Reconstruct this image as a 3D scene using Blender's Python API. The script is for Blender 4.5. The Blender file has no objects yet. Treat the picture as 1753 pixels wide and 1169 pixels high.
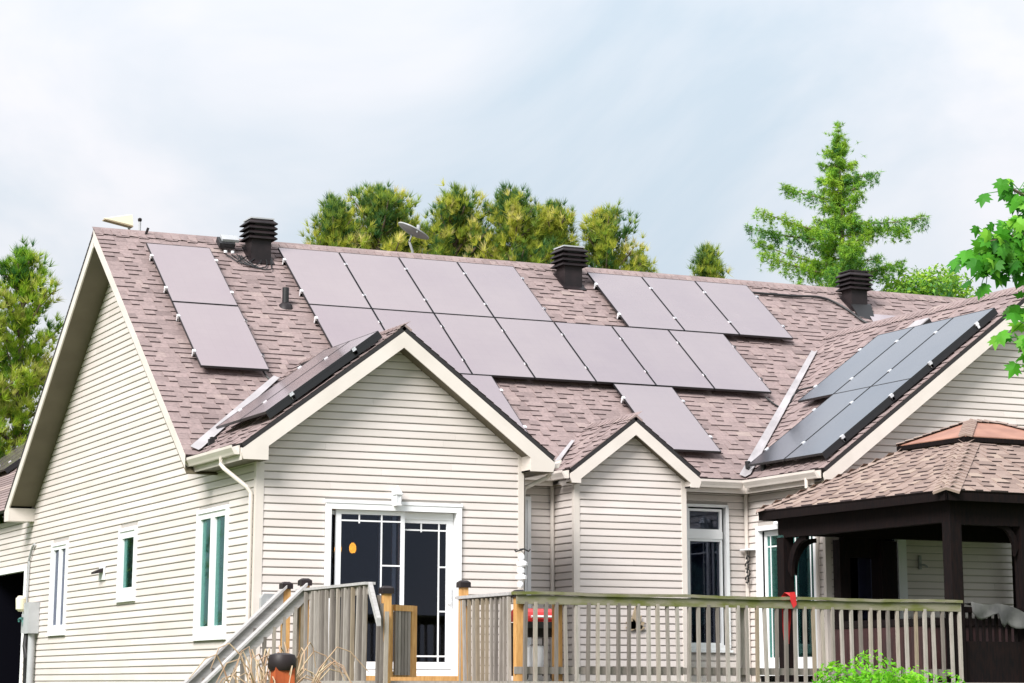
import bpy, bmesh, math, random
import numpy as np
from mathutils import Vector, Matrix, noise

random.seed(7)
R = math.radians
S = bpy.context.scene
COL = S.collection

# ------------------------------------------------------------------ camera
CAM_POS = Vector((-9.7958, -29.3321, 1.65))
cr = Vector((0.909442, -0.415824, 0.002272))
cu = Vector((-0.091134, -0.193981, 0.976763))
cf = Vector((0.405721, 0.888517, 0.21431))
cd = bpy.data.cameras.new('camera')
cam = bpy.data.objects.new('camera', cd)
COL.objects.link(cam)
cd.sensor_width = 36.0
cd.lens = 4064.316 / 1753.0 * 36.0
cd.shift_y = -(584.5 - 281.97) / 1753.0
cd.clip_start = 0.1
cd.clip_end = 3000
M = Matrix((cr, cu, -cf)).transposed().to_4x4()
M.translation = CAM_POS
cam.matrix_world = M
S.camera = cam

# ------------------------------------------------------------------ light
SUN_TO = Vector((-0.65, -0.46, 0.62)).normalized()
sun_el = math.asin(SUN_TO.z)
sun_az = math.atan2(SUN_TO.x, SUN_TO.y)

world = bpy.data.worlds.new('World')
S.world = world
world.use_nodes = True
nt = world.node_tree
nt.nodes.clear()
def wn(t, **k):
    n = nt.nodes.new(t)
    for a, b in k.items():
        setattr(n, a, b)
    return n
wout = wn('ShaderNodeOutputWorld')
bg = wn('ShaderNodeBackground')
bg.inputs['Strength'].default_value = 0.068
sky = wn('ShaderNodeTexSky', sky_type='NISHITA', sun_disc=False)
sky.sun_elevation = sun_el
sky.sun_rotation = sun_az
sky.air_density = 1.0
sky.dust_density = 1.5
tc = wn('ShaderNodeTexCoord')
mp = wn('ShaderNodeMapping')
mp.inputs['Scale'].default_value = (1.0, 1.0, 1.7)
mp.inputs['Location'].default_value = (1.3, 0.2, 0.5)
nz = wn('ShaderNodeTexNoise')
nz.inputs['Scale'].default_value = 4.0
nz.inputs['Detail'].default_value = 6.0
nz.inputs['Roughness'].default_value = 0.55
nz.inputs['Distortion'].default_value = 0.35
nt.links.new(tc.outputs['Generated'], mp.inputs['Vector'])
nt.links.new(mp.outputs['Vector'], nz.inputs['Vector'])
rp = wn('ShaderNodeValToRGB')
rp.color_ramp.elements[0].position = 0.36
rp.color_ramp.elements[0].color = (6.7, 7.75, 8.7, 1)
rp.color_ramp.elements[1].position = 0.60
rp.color_ramp.elements[1].color = (9.75, 9.7, 10.05, 1)
nt.links.new(nz.outputs['Fac'], rp.inputs['Fac'])
mix = wn('ShaderNodeMixRGB')
mix.inputs['Fac'].default_value = 0.9
nt.links.new(sky.outputs['Color'], mix.inputs['Color1'])
nt.links.new(rp.outputs['Color'], mix.inputs['Color2'])
# overcast sky: brighter toward the zenith
sx = wn('ShaderNodeSeparateXYZ')
nt.links.new(tc.outputs['Generated'], sx.inputs['Vector'])
zr_ = wn('ShaderNodeMapRange')
zr_.inputs['From Min'].default_value = 0.0
zr_.inputs['From Max'].default_value = 1.0
zr_.inputs['To Min'].default_value = 0.88
zr_.inputs['To Max'].default_value = 2.0
nt.links.new(sx.outputs['Z'], zr_.inputs['Value'])
vm = wn('ShaderNodeVectorMath', operation='SCALE')
nt.links.new(mix.outputs['Color'], vm.inputs[0])
nt.links.new(zr_.outputs['Result'], vm.inputs['Scale'])
nt.links.new(vm.outputs['Vector'], bg.inputs['Color'])
nt.links.new(bg.outputs['Background'], wout.inputs['Surface'])

sl = bpy.data.lights.new('sun', 'SUN')
sl.energy = 4.3
sl.angle = R(26)
sl.color = (1.0, 0.965, 0.935)
so = bpy.data.objects.new('sun', sl)
so.rotation_euler = SUN_TO.to_track_quat('Z', 'Y').to_euler()
so.location = (-20, -20, 40)
COL.objects.link(so)

S.view_settings.view_transform = 'Standard'
S.view_settings.look = 'None'
S.view_settings.exposure = 0.45
S.view_settings.gamma = 1.0
S.view_settings.use_curve_mapping = False
S.cycles.max_bounces = 8
S.cycles.transparent_max_bounces = 16

# ------------------------------------------------------------------ materials
def mat(name, col, rough=0.6, col2=None, nscale=6.0, nlo=0.35, nhi=0.65, bump=0.0, bscale=40.0,
        metal=0.0, spec=0.5, stretch=(1, 1, 1), attr=None, acols=None, transl=0.0, detail=4.0, obj=False):
    m = bpy.data.materials.new(name)
    m.use_nodes = True
    t = m.node_tree
    N, L = t.nodes, t.links
    b = N['Principled BSDF']
    b.inputs['Roughness'].default_value = rough
    b.inputs['Metallic'].default_value = metal
    b.inputs['Specular IOR Level'].default_value = spec
    geo = N.new('ShaderNodeNewGeometry')
    mpn = N.new('ShaderNodeMapping')
    mpn.inputs['Scale'].default_value = stretch
    if obj:
        txc = N.new('ShaderNodeTexCoord')
        L.new(txc.outputs['Object'], mpn.inputs['Vector'])
    else:
        L.new(geo.outputs['Position'], mpn.inputs['Vector'])
    n1 = N.new('ShaderNodeTexNoise')
    n1.inputs['Scale'].default_value = nscale
    n1.inputs['Detail'].default_value = detail
    L.new(mpn.outputs['Vector'], n1.inputs['Vector'])
    ramp = N.new('ShaderNodeMapRange')
    ramp.inputs['From Min'].default_value = nlo
    ramp.inputs['From Max'].default_value = nhi
    L.new(n1.outputs['Fac'], ramp.inputs['Value'])
    mx = N.new('ShaderNodeMixRGB')
    L.new(ramp.outputs['Result'], mx.inputs['Fac'])
    mx.inputs['Color2'].default_value = (*(col2 or col), 1)
    if attr:
        at = N.new('ShaderNodeAttribute')
        at.attribute_name = attr
        cr_ = N.new('ShaderNodeValToRGB')
        el = cr_.color_ramp.elements
        while len(el) < len(acols):
            el.new(0.5)
        for i, c in enumerate(acols):
            el[i].position = i / (len(acols) - 1)
            el[i].color = (*c, 1)
        L.new(at.outputs['Fac'], cr_.inputs['Fac'])
        mul = N.new('ShaderNodeMixRGB')
        mul.blend_type = 'MULTIPLY'
        mul.inputs['Fac'].default_value = 1.0
        L.new(cr_.outputs['Color'], mul.inputs['Color1'])
        mx.inputs['Color1'].default_value = (*col, 1)
        L.new(mx.outputs['Color'], mul.inputs['Color2'])
        fin = mul.outputs['Color']
    else:
        mx.inputs['Color1'].default_value = (*col, 1)
        fin = mx.outputs['Color']
    L.new(fin, b.inputs['Base Color'])
    if bump:
        n2 = N.new('ShaderNodeTexNoise')
        n2.inputs['Scale'].default_value = bscale
        n2.inputs['Detail'].default_value = 3
        L.new(mpn.outputs['Vector'], n2.inputs['Vector'])
        bp = N.new('ShaderNodeBump')
        bp.inputs['Strength'].default_value = bump
        bp.inputs['Distance'].default_value = 0.01
        L.new(n2.outputs['Fac'], bp.inputs['Height'])
        L.new(bp.outputs['Normal'], b.inputs['Normal'])
    if transl:
        tr = N.new('ShaderNodeBsdfTranslucent')
        L.new(fin, tr.inputs['Color'])
        ms = N.new('ShaderNodeMixShader')
        ms.inputs['Fac'].default_value = transl
        L.new(b.outputs['BSDF'], ms.inputs[1])
        L.new(tr.outputs['BSDF'], ms.inputs[2])
        L.new(ms.outputs['Shader'], N['Material Output'].inputs['Surface'])
    return m

def glass(name, tint, gcol, ior=1.5, boost=1.0):
    m = bpy.data.materials.new(name)
    m.use_nodes = True
    t = m.node_tree
    N, L = t.nodes, t.links
    N.clear()
    o = N.new('ShaderNodeOutputMaterial')
    tr = N.new('ShaderNodeBsdfTransparent')
    tr.inputs['Color'].default_value = (*tint, 1)
    gl = N.new('ShaderNodeBsdfGlossy')
    gl.inputs['Color'].default_value = (*gcol, 1)
    gl.inputs['Roughness'].default_value = 0.02
    fr = N.new('ShaderNodeFresnel')
    fr.inputs['IOR'].default_value = ior
    ml = N.new('ShaderNodeMath')
    ml.operation = 'MULTIPLY'
    ml.use_clamp = True
    ml.inputs[1].default_value = boost
    L.new(fr.outputs['Fac'], ml.inputs[0])
    ms = N.new('ShaderNodeMixShader')
    L.new(ml.outputs[0], ms.inputs['Fac'])
    L.new(tr.outputs[0], ms.inputs[1])
    L.new(gl.outputs[0], ms.inputs[2])
    L.new(ms.outputs[0], o.inputs['Surface'])
    return m

def emit(name, col, s):
    m = bpy.data.materials.new(name)
    m.use_nodes = True
    b = m.node_tree.nodes['Principled BSDF']
    b.inputs['Base Color'].default_value = (*col, 1)
    b.inputs['Emission Color'].default_value = (*col, 1)
    b.inputs['Emission Strength'].default_value = s
    return m

MT = {}
MT['siding'] = mat('vinyl_siding', (0.685, 0.628, 0.600), 0.5, (0.62, 0.562, 0.525), 0.9, 0.3, 0.75, 0.05, 60, stretch=(1, 1, 5),
                   attr='tone', acols=[(0.93, 0.93, 0.92), (1.03, 1.03, 1.03)])
MT['sheath'] = mat('wall_backing', (0.40, 0.37, 0.345), 0.9)
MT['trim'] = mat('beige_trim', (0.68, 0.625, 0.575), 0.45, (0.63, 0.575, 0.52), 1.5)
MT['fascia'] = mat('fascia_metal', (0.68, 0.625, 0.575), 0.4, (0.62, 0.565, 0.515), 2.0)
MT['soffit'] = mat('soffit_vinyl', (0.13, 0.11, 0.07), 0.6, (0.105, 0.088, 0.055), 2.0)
MT['white'] = mat('white_vinyl', (0.84, 0.85, 0.86), 0.35, (0.80, 0.81, 0.82), 3.0)
MT['concrete'] = mat('concrete', (0.32, 0.31, 0.29), 0.9, (0.24, 0.23, 0.22), 3.0, bump=0.3)
MT['flash'] = mat('valley_metal', (0.42, 0.395, 0.405), 0.5, (0.30, 0.28, 0.285), 2.5)
MT['shingle'] = mat('asphalt_shingle', (0.86, 0.86, 0.86), 0.95, (1.14, 1.12, 1.12), 22, 0.3, 0.7, 0.3, 250, spec=0.2,
                    attr='tone', acols=[(0.195, 0.15, 0.145), (0.245, 0.19, 0.183), (0.285, 0.22, 0.212), (0.315, 0.252, 0.232)])
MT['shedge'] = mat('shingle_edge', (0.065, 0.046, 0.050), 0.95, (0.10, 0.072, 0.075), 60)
MT['drip'] = mat('drip_edge', (0.018, 0.016, 0.017), 0.6)
MT['blackmetal'] = mat('black_metal', (0.012, 0.009, 0.010), 0.5, (0.022, 0.015, 0.016), 5, spec=0.3)
MT['blackplastic'] = mat('black_plastic', (0.012, 0.012, 0.013), 0.5)
MT['panelframe'] = mat('panel_frame', (0.012, 0.012, 0.014), 0.4)
MT['alu'] = mat('aluminium', (0.86, 0.86, 0.88), 0.3, metal=0.35)
MT['interior'] = mat('room_interior', (0.005, 0.005, 0.008), 1.0, spec=0.0)
MT['curtain'] = mat('purple_curtain', (0.62, 0.54, 0.80), 0.8, (0.74, 0.66, 0.86), 14, stretch=(1, 1, 0.1))
MT['tealreflect'] = mat('teal_reflection_fill', (0.075, 0.135, 0.125), 0.7, (0.21, 0.27, 0.28), 1.6, stretch=(1, 6, 0.5))  # sheet behind the panes, its colour imitates reflected trees
MT['sheer'] = mat('sheer_curtain', (0.42, 0.58, 0.60), 0.8, (0.62, 0.72, 0.74), 9, stretch=(1, 1, 0.1))
MT['navy'] = mat('navy_fill', (0.035, 0.040, 0.07), 0.7, (0.05, 0.055, 0.09), 4, stretch=(3, 3, 0.3))  # plain navy fill behind panes
MT['blind'] = mat('white_blind', (0.7, 0.72, 0.74), 0.6)
MT['glassdoor'] = glass('door_glass', (0.55, 0.57, 0.62), (0.75, 0.8, 0.95), 1.5, 0.9)
MT['glassteal'] = glass('teal_glass', (0.66, 0.88, 0.85), (0.66, 0.90, 0.87), 1.5, 0.9)  # teal tint imitates trees mirrored in the left windows
MT['grey'] = mat('grey_metal', (0.42, 0.43, 0.44), 0.45, (0.36, 0.37, 0.38), 4)
MT['dish'] = mat('dish_grey', (0.30, 0.31, 0.32), 0.5, (0.36, 0.37, 0.37), 8)
MT['cream'] = mat('cream_plastic', (0.78, 0.74, 0.55), 0.5)
MT['weather'] = mat('weathered_wood', (1, 1, 1), 0.9, (0.72, 0.72, 0.70), 9, 0.3, 0.7, 0.4, 90, spec=0.2, stretch=(6, 6, 0.7),
                    attr='tone', acols=[(0.14, 0.122, 0.11), (0.27, 0.24, 0.215), (0.42, 0.385, 0.35), (0.30, 0.245, 0.18)])
MT['railgrey'] = mat('grey_handrail', (0.47, 0.455, 0.45), 0.9, (0.35, 0.335, 0.33), 6, 0.3, 0.7, 0.4, 60, spec=0.2, stretch=(1, 6, 6))
MT['moss'] = mat('mossy_rail', (0.215, 0.20, 0.145), 0.95, (0.13, 0.14, 0.045), 3.2, 0.42, 0.62, 0.5, 50, spec=0.2, stretch=(1, 3, 3))
MT['neww'] = mat('orange_stained_wood', (0.60, 0.34, 0.12), 0.7, (0.46, 0.23, 0.07), 8, stretch=(5, 5, 0.8), bump=0.2)
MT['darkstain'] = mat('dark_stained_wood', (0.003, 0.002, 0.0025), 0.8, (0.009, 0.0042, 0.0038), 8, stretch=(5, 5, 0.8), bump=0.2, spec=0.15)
MT['tub'] = mat('red_brown_panel', (0.040, 0.012, 0.012), 0.6, (0.022, 0.008, 0.008), 5, stretch=(4, 4, 0.6))
MT['gshingle'] = mat('gazebo_shingle', (0.9, 0.9, 0.9), 0.95, (1.1, 1.08, 1.06), 60, 0.3, 0.7, 0.3, 250, spec=0.2,
                     attr='tone', acols=[(0.22, 0.163, 0.142), (0.265, 0.197, 0.172), (0.30, 0.228, 0.197), (0.33, 0.258, 0.215)])
MT['copper'] = mat('copper_sheet', (0.37, 0.185, 0.13), 0.6, (0.28, 0.135, 0.095), 3)
MT['red'] = mat('red_enamel', (0.42, 0.018, 0.016), 0.3)
MT['redcloth'] = mat('red_cloth', (0.55, 0.018, 0.02), 0.8, (0.42, 0.012, 0.015), 9)
MT['greycloth'] = mat('grey_cloth', (0.055, 0.055, 0.055), 0.9, (0.11, 0.11, 0.105), 5, bump=0.3, bscale=20)
MT['terra'] = mat('rust_orange_stain', (0.46, 0.10, 0.025), 0.6, (0.33, 0.06, 0.015), 6, stretch=(3, 3, 0.7))
MT['tan'] = mat('tan_wood', (0.42, 0.33, 0.22), 0.8, (0.33, 0.26, 0.17), 10)
MT['twig'] = mat('dry_twig', (0.46, 0.36, 0.23), 0.8, (0.36, 0.22, 0.14), 6)
MT['bark'] = mat('bark', (0.10, 0.07, 0.05), 0.95, (0.16, 0.12, 0.09), 6, bump=0.5, stretch=(3, 3, 0.6))
MT['grass'] = mat('grass_soil', (0.06, 0.10, 0.02), 0.95, (0.09, 0.13, 0.03), 0.6)
MT['sheet'] = mat('pale_sheet', (0.29, 0.25, 0.27), 0.5, (0.34, 0.30, 0.315), 3)
MT['amber'] = emit('amber_glow', (1.0, 0.36, 0.02), 11.0)
def leafmat(name, cols, tr=0.35, rough=0.55):
    return mat(name, (0.8, 0.8, 0.8), rough, (1.2, 1.2, 1.2), 2.5, attr='tone', acols=cols, transl=tr, spec=0.3)
MT['pine'] = leafmat('pine_needles', [(0.05, 0.15, 0.05), (0.26, 0.36, 0.04), (0.58, 0.58, 0.08), (0.72, 0.62, 0.30)], 0.48)
MT['pine2'] = leafmat('fresh_pine_needles', [(0.03, 0.13, 0.03), (0.15, 0.32, 0.02), (0.40, 0.52, 0.04), (0.52, 0.50, 0.15)], 0.42)
MT['larch'] = leafmat('larch_needles', [(0.07, 0.22, 0.08), (0.24, 0.46, 0.04), (0.46, 0.62, 0.06)], 0.45)
MT['bush'] = leafmat('bush_leaves', [(0.08, 0.33, 0.010), (0.17, 0.52, 0.015), (0.34, 0.66, 0.04)], 0.45)
MT['maple'] = leafmat('maple_leaves', [(0.025, 0.15, 0.012), (0.08, 0.33, 0.02), (0.22, 0.50, 0.04)], 0.45)

# solar laminate: dark cells under finely textured glass that scatters the sky back
def solar_mat(name, c1, c2, metal, r0, r1):
    m = bpy.data.materials.new(name)
    m.use_nodes = True
    N, L = m.node_tree.nodes, m.node_tree.links
    b = N['Principled BSDF']
    b.inputs['Metallic'].default_value = metal
    b.inputs['IOR'].default_value = 1.5
    b.inputs['Coat Weight'].default_value = 0.25
    b.inputs['Coat Roughness'].default_value = 0.12
    geo = N.new('ShaderNodeNewGeometry')
    n = N.new('ShaderNodeTexNoise')
    n.inputs['Scale'].default_value = 0.75
    n.inputs['Detail'].default_value = 5
    n.inputs['Roughness'].default_value = 0.6
    L.new(geo.outputs['Position'], n.inputs['Vector'])
    oi = N.new('ShaderNodeObjectInfo')
    ad = N.new('ShaderNodeMath')
    ad.operation = 'MULTIPLY_ADD'
    ad.inputs[1].default_value = 0.30
    L.new(oi.outputs['Random'], ad.inputs[0])
    L.new(n.outputs['Fac'], ad.inputs[2])
    mc = N.new('ShaderNodeMapRange')
    mc.inputs['From Min'].default_value = 0.40
    mc.inputs['From Max'].default_value = 0.90
    L.new(ad.outputs[0], mc.inputs['Value'])
    mx = N.new('ShaderNodeMixRGB')
    mx.inputs['Color1'].default_value = (*c1, 1)
    mx.inputs['Color2'].default_value = (*c2, 1)
    L.new(mc.outputs['Result'], mx.inputs['Fac'])
    # very faint cell grid, six cells across
    tx = N.new('ShaderNodeTexCoord')
    br = N.new('ShaderNodeTexBrick')
    br.offset = 0.0
    br.inputs['Scale'].default_value = 1.0
    br.inputs['Brick Width'].default_value = 0.1707
    br.inputs['Row Height'].default_value = 0.1600
    br.inputs['Mortar Size'].default_value = 0.004
    br.inputs['Color1'].default_value = (1, 1, 1, 1)
    br.inputs['Color2'].default_value = (0.985, 0.985, 0.985, 1)
    br.inputs['Mortar'].default_value = (0.955, 0.955, 0.955, 1)
    L.new(tx.outputs['Object'], br.inputs['Vector'])
    mu = N.new('ShaderNodeMixRGB')
    mu.blend_type = 'MULTIPLY'
    mu.inputs['Fac'].default_value = 1.0
    L.new(mx.outputs['Color'], mu.inputs['Color1'])
    L.new(br.outputs['Color'], mu.inputs['Color2'])
    L.new(mu.outputs['Color'], b.inputs['Base Color'])
    mr = N.new('ShaderNodeMapRange')
    mr.inputs['To Min'].default_value = r0
    mr.inputs['To Max'].default_value = r1
    L.new(n.outputs['Fac'], mr.inputs['Value'])
    L.new(mr.outputs['Result'], b.inputs['Roughness'])
    return m
MT['solar_dim_sky'] = solar_mat('dim_sky_laminate', (0.13, 0.16, 0.205), (0.22, 0.235, 0.265), 0.85, 0.10, 0.26)  # main laminate recoloured to imitate the darker low sky it reflects
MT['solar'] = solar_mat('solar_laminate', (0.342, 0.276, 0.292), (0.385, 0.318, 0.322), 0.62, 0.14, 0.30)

# ------------------------------------------------------------------ mesh helpers
class MB:
    def __init__(self):
        self.v, self.f, self.t, self.mi = [], [], [], []
    def add(self, vs, fs, tone=None, mi=0):
        k = len(self.v)
        self.v.extend([tuple(p) for p in vs])
        self.f.extend([tuple(i + k for i in f) for f in fs])
        self.t.extend([0.5 if tone is None else tone] * len(vs))
        self.mi.extend([mi] * len(fs))
        return self
    def box(self, a, b, tone=None, mi=0):
        x0, y0, z0 = a
        x1, y1, z1 = b
        vs = [(x0, y0, z0), (x1, y0, z0), (x1, y1, z0), (x0, y1, z0), (x0, y0, z1), (x1, y0, z1), (x1, y1, z1), (x0, y1, z1)]
        return self.add(vs, BOXF, tone, mi)
    def obox(self, o, e1, e2, e3, tone=None, mi=0):
        o, e1, e2, e3 = Vector(o), Vector(e1), Vector(e2), Vector(e3)
        vs = [o, o + e1, o + e1 + e2, o + e2, o + e3, o + e1 + e3, o + e1 + e2 + e3, o + e2 + e3]
        return self.add(vs, BOXF, tone, mi)
    def prism(self, pts, d, tone=None, mi=0):
        d = Vector(d)
        n = len(pts)
        vs = [Vector(p) for p in pts] + [Vector(p) + d for p in pts]
        fs = [tuple(range(n))[::-1], tuple(range(n, 2 * n))] + [(i, (i + 1) % n, n + (i + 1) % n, n + i) for i in range(n)]
        return self.add(vs, fs, tone, mi)
    def tube(self, pts, r, n=8, tone=None, mi=0):
        pts = [Vector(p) for p in pts]
        rs = r if isinstance(r, (list, tuple)) else [r] * len(pts)
        vs, fs = [], []
        for i, p in enumerate(pts):
            d = (pts[min(i + 1, len(pts) - 1)] - pts[max(i - 1, 0)])
            d.normalize()
            a = d.cross(Vector((0, 0, 1)))
            if a.length < 1e-3:
                a = d.cross(Vector((1, 0, 0)))
            a.normalize()
            b = d.cross(a)
            for k in range(n):
                w = 2 * math.pi * k / n
                vs.append(p + (a * math.cos(w) + b * math.sin(w)) * rs[i])
        for i in range(len(pts) - 1):
            for k in range(n):
                fs.append((i * n + k, i * n + (k + 1) % n, (i + 1) * n + (k + 1) % n, (i + 1) * n + k))
        fs.append(tuple(range(n))[::-1])
        fs.append(tuple(range((len(pts) - 1) * n, len(pts) * n)))
        return self.add(vs, fs, tone, mi)
    def lathe(self, c, prof, n=20, tone=None, mi=0, axis='z'):
        c = Vector(c)
        vs, fs = [], []
        for (r, h) in prof:
            for k in range(n):
                w = 2 * math.pi * k / n
                p = (r * math.cos(w), r * math.sin(w), h)
                if axis == 'y':
                    p = (p[0], -p[2], p[1])
                vs.append(c + Vector(p))
        for i in range(len(prof) - 1):
            for k in range(n):
                fs.append((i * n + k, i * n + (k + 1) % n, (i + 1) * n + (k + 1) % n, (i + 1) * n + k))
        fs.append(tuple(range(n))[::-1])
        fs.append(tuple(range((len(prof) - 1) * n, len(prof) * n)))
        return self.add(vs, fs, tone, mi)
    def mesh(self, name, m, loc=(0, 0, 0), smooth=False, m2=None):
        me = bpy.data.meshes.new(name)
        L = Vector(loc)
        me.from_pydata([Vector(p) - L for p in self.v], [], self.f)
        me.materials.append(MT[m])
        if m2:
            me.materials.append(MT[m2])
            me.polygons.foreach_set('material_index', self.mi)
        ca = me.attributes.new('tone', 'FLOAT', 'POINT')
        ca.data.foreach_set('value', self.t)
        bm = bmesh.new()
        bm.from_mesh(me)
        bmesh.ops.recalc_face_normals(bm, faces=bm.faces)
        bm.to_mesh(me)
        bm.free()
        if smooth:
            me.polygons.foreach_set('use_smooth', [True] * len(me.polygons))
            me.set_sharp_from_angle(angle=R(40))
        return me
    def build(self, name, m, parent=None, smooth=False, m2=None, loc=None):
        pl = wloc(parent) if parent else Vector((0, 0, 0))
        l = Vector(loc) if loc is not None else pl
        o = bpy.data.objects.new(name, self.mesh(name, m, l, smooth, m2))
        COL.objects.link(o)
        if parent:
            o.parent = parent
        o.location = l - pl
        return o
BOXF = [(3, 2, 1, 0), (4, 5, 6, 7), (0, 1, 5, 4), (1, 2, 6, 5), (2, 3, 7, 6), (3, 0, 4, 7)]

def wloc(o):
    l = Vector((0, 0, 0))
    while o:
        l += o.location
        o = o.parent
    return l

def tag(o, label=None, cat=None, group=None, kind=None):
    if label: o['label'] = label
    if cat: o['category'] = cat
    if group: o['group'] = group
    if kind: o['kind'] = kind
    return o

def thing(name, label, cat, loc=(0, 0, 0), group=None, rotz=0.0):
    o = bpy.data.objects.new(name, None)
    o.empty_display_size = 0.2
    COL.objects.link(o)
    o.location = loc
    o.rotation_euler.z = rotz
    return tag(o, label, cat, group)

def copy_tree(o, parent=None):
    c = o.copy()
    COL.objects.link(c)
    if parent: c.parent = parent
    for ch in list(o.children):
        copy_tree(ch, c)
    return c

def project(p):
    d = Vector(p) - CAM_POS
    z = d.dot(cf)
    return (876.5 + 4064.316 * d.dot(cr) / z, 281.97 - 4064.316 * d.dot(cu) / z, z)

# ------------------------------------------------------------------ setting
g = MB()
g.add([(-900, -200, 0), (900, -200, 0), (900, 1500, 0), (-900, 1500, 0)], [(0, 1, 2, 3)])
tag(g.build('ground', 'grass'), kind='structure')

# ------------------------------------------------------------------ house
T = 0.745                       # roof pitch
CS = 1 / math.sqrt(1 + T * T)
SN = T * CS
ZE = 4.665                      # height of every eave edge
FLOOR = 1.80
W, D = 3.777, 1.977             # width of the left extension, setback of the main rear wall
EY = D - 0.324                  # main rear eave line
RY, RZ = 7.044, 4.665 + (7.044 - (1.977 - 0.324)) * 0.745
OVM = 0.47                      # rake overhang of the main gable
B0, B1, BY = 5.178, 6.966, 1.2855
W0, WY, WX = 8.404, -0.222, 12.1
WE = 8.2
FY = 2 * RY - EY                # front eave line
GX1 = 16.2

house = thing('house', 'beige sided bungalow with brown shingle roof, three rear gables and white framed doors', 'house', (4, 4, 0))

# --- siding -------------------------------------------------------
COURSE = 0.1016
boards = []          # (area, wall, mesh builder)
walls = []
def clip_interval(poly, z):
    xs = []
    n = len(poly)
    for i in range(n):
        (a0, z0), (a1, z1) = poly[i], poly[(i + 1) % n]
        if (z0 - z) * (z1 - z) < 0:
            xs.append(a0 + (a1 - a0) * (z - z0) / (z1 - z0))
    xs.sort()
    return list(zip(xs[0::2], xs[1::2]))

def make_wall(name, axis, c, poly, holes, zlo, label=None, vis=1.0):
    """vertical wall in the plane axis=c facing -axis; poly in (along, z); holes (a0,a1,z0,z1)"""
    def P(a, z, d):
        return (a, c - d, z) if axis == 'y' else (c - d, a, z)
    wall = None
    back = MB()
    # backing sheet, cut round the holes
    zs = sorted(set([min(p[1] for p in poly), max(p[1] for p in poly)] + [h[2] for h in holes] + [h[3] for h in holes] + [p[1] for p in poly]))
    for z0, z1 in zip(zs[:-1], zs[1:]):
        if z1 - z0 < 1e-4: continue
        iv0, iv1 = clip_interval(poly, z0 + 1e-4), clip_interval(poly, z1 - 1e-4)
        if not iv0 or not iv1: continue
        (a0, a1), (b0, b1) = iv0[0], iv1[0]
        cuts = sorted([(h[0], h[1]) for h in holes if h[2] < (z0 + z1) / 2 < h[3]])
        L0, L1 = a0, b0
        for h0, h1 in cuts:
            back.add([P(L0, z0, 0), P(h0, z0, 0), P(h0, z1, 0), P(L1, z1, 0)], [(0, 1, 2, 3)])
            L0 = L1 = h1
        back.add([P(L0, z0, 0), P(a1, z0, 0), P(b1, z1, 0), P(L1, z1, 0)], [(0, 1, 2, 3)])
    wall = back.build(name, 'sheath', house)
    if label: wall['label'] = label
    ztop = max(p[1] for p in poly)
    k0 = math.floor((zlo - FLOOR) / COURSE)
    z = FLOOR + k0 * COURSE
    while z < ztop - 0.02:
        z1 = z + COURSE
        lo, hi = clip_interval(poly, max(z + 0.004, zlo)), clip_interval(poly, min(z1 - 0.004, ztop - 0.004))
        if not lo: z = z1; continue
        if not hi: hi = [(sum(lo[0]) / 2 - .01, sum(lo[0]) / 2 + .01)]
        cuts = sorted([(h[0], h[1]) for h in holes if h[2] < z1 - 0.03 and h[3] > z + 0.03])
        segs = []
        s0, t0 = lo[0][0], hi[0][0]
        for h0, h1 in cuts:
            segs.append((s0, h0, t0, h0)); s0 = t0 = h1
        segs.append((s0, lo[0][1], t0, hi[0][1]))
        full = []
        for (a0, a1, b0, b1) in segs:          # butt the boards at staggered laps
            cuts2 = []
            q = a0 + random.uniform(.9, 3.66)
            while q < a1 - .5:
                cuts2.append(q); q += 3.66
            st = (a0, b0)
            for q in cuts2:
                full.append((st[0], q, st[1], q)); st = (q + .0015, q + .0015)
            full.append((st[0], a1, st[1], b1))
        for (a0, a1, b0, b1) in full:
            if a1 - a0 < 0.02: continue
            dz0, dz1 = random.gauss(0, .0011), random.gauss(0, .0011)
            m = MB()
            zb, zt = z + 0.015, z1 - 0.001
            tone = random.random()
            vs = [P(a0, zb + dz0, .0), P(a1, zb + dz1, .0), P(a1, zb + dz1, .017), P(a0, zb + dz0, .017),
                  P(a0, zb + .008 + dz0, .019), P(a1, zb + .008 + dz1, .019), P(b1, zt, .011), P(b0, zt, .011), P(b0, zt + .001, .0), P(b1, zt + .001, .0)]
            fs = [(0, 1, 2, 3), (3, 2, 5, 4), (4, 5, 6, 7), (7, 6, 9, 8), (0, 3, 4, 7, 8), (1, 9, 6, 5, 2)]
            m.add(vs, fs, tone)
            mid = P((a0 + a1) / 2, (zb + zt) / 2, 0)
            u, v_, dd = project(mid)
            score = (a1 - a0) * vis * (1 if v_ < 1180 and -200 < u < 1950 else 0) / dd
            boards.append((score, wall, m))
        z = z1
    return wall

ZS = 1.45      # siding starts, foundation below
# left wall with the main gable (plane x=0)
def gz(y): return RZ - abs(y - RY) * T
ML = [(0.0, ZS), (FY + 14, ZS), (FY + 14, 4.55), (FY - 0.30, 4.55), (FY - 0.02, gz(FY - .02) - .07), (RY, RZ - .07), (EY + 0.1, gz(EY + .1) - .07), (EY + .1, 4.5), (0.0, 4.5)]
ML = [(0.0, ZS), (12.42, ZS), (12.42, gz(12.42) - .07), (RY, RZ - .07), (EY + 0.12, gz(EY + .12) - .07), (EY + .1, 4.50), (0.0, 4.50)]
WIN_L = [(1.10, 2.46, 2.27, 3.995), (5.50, 6.46, 2.90, 3.975), (9.62, 10.68, 2.475, 3.97)]
wall_left = make_wall('wall', 'x', 0.0, ML, WIN_L, ZS, 'long left side wall with the tall main gable')
# garage end beyond it
GAR = [(12.43, ZS), (27, ZS), (27, 4.5), (12.43, 4.5)]
make_wall('wall', 'x', 0.0, GAR, [(12.62, 15.4, 1.2, 3.62)], ZS, vis=0.6)
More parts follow.
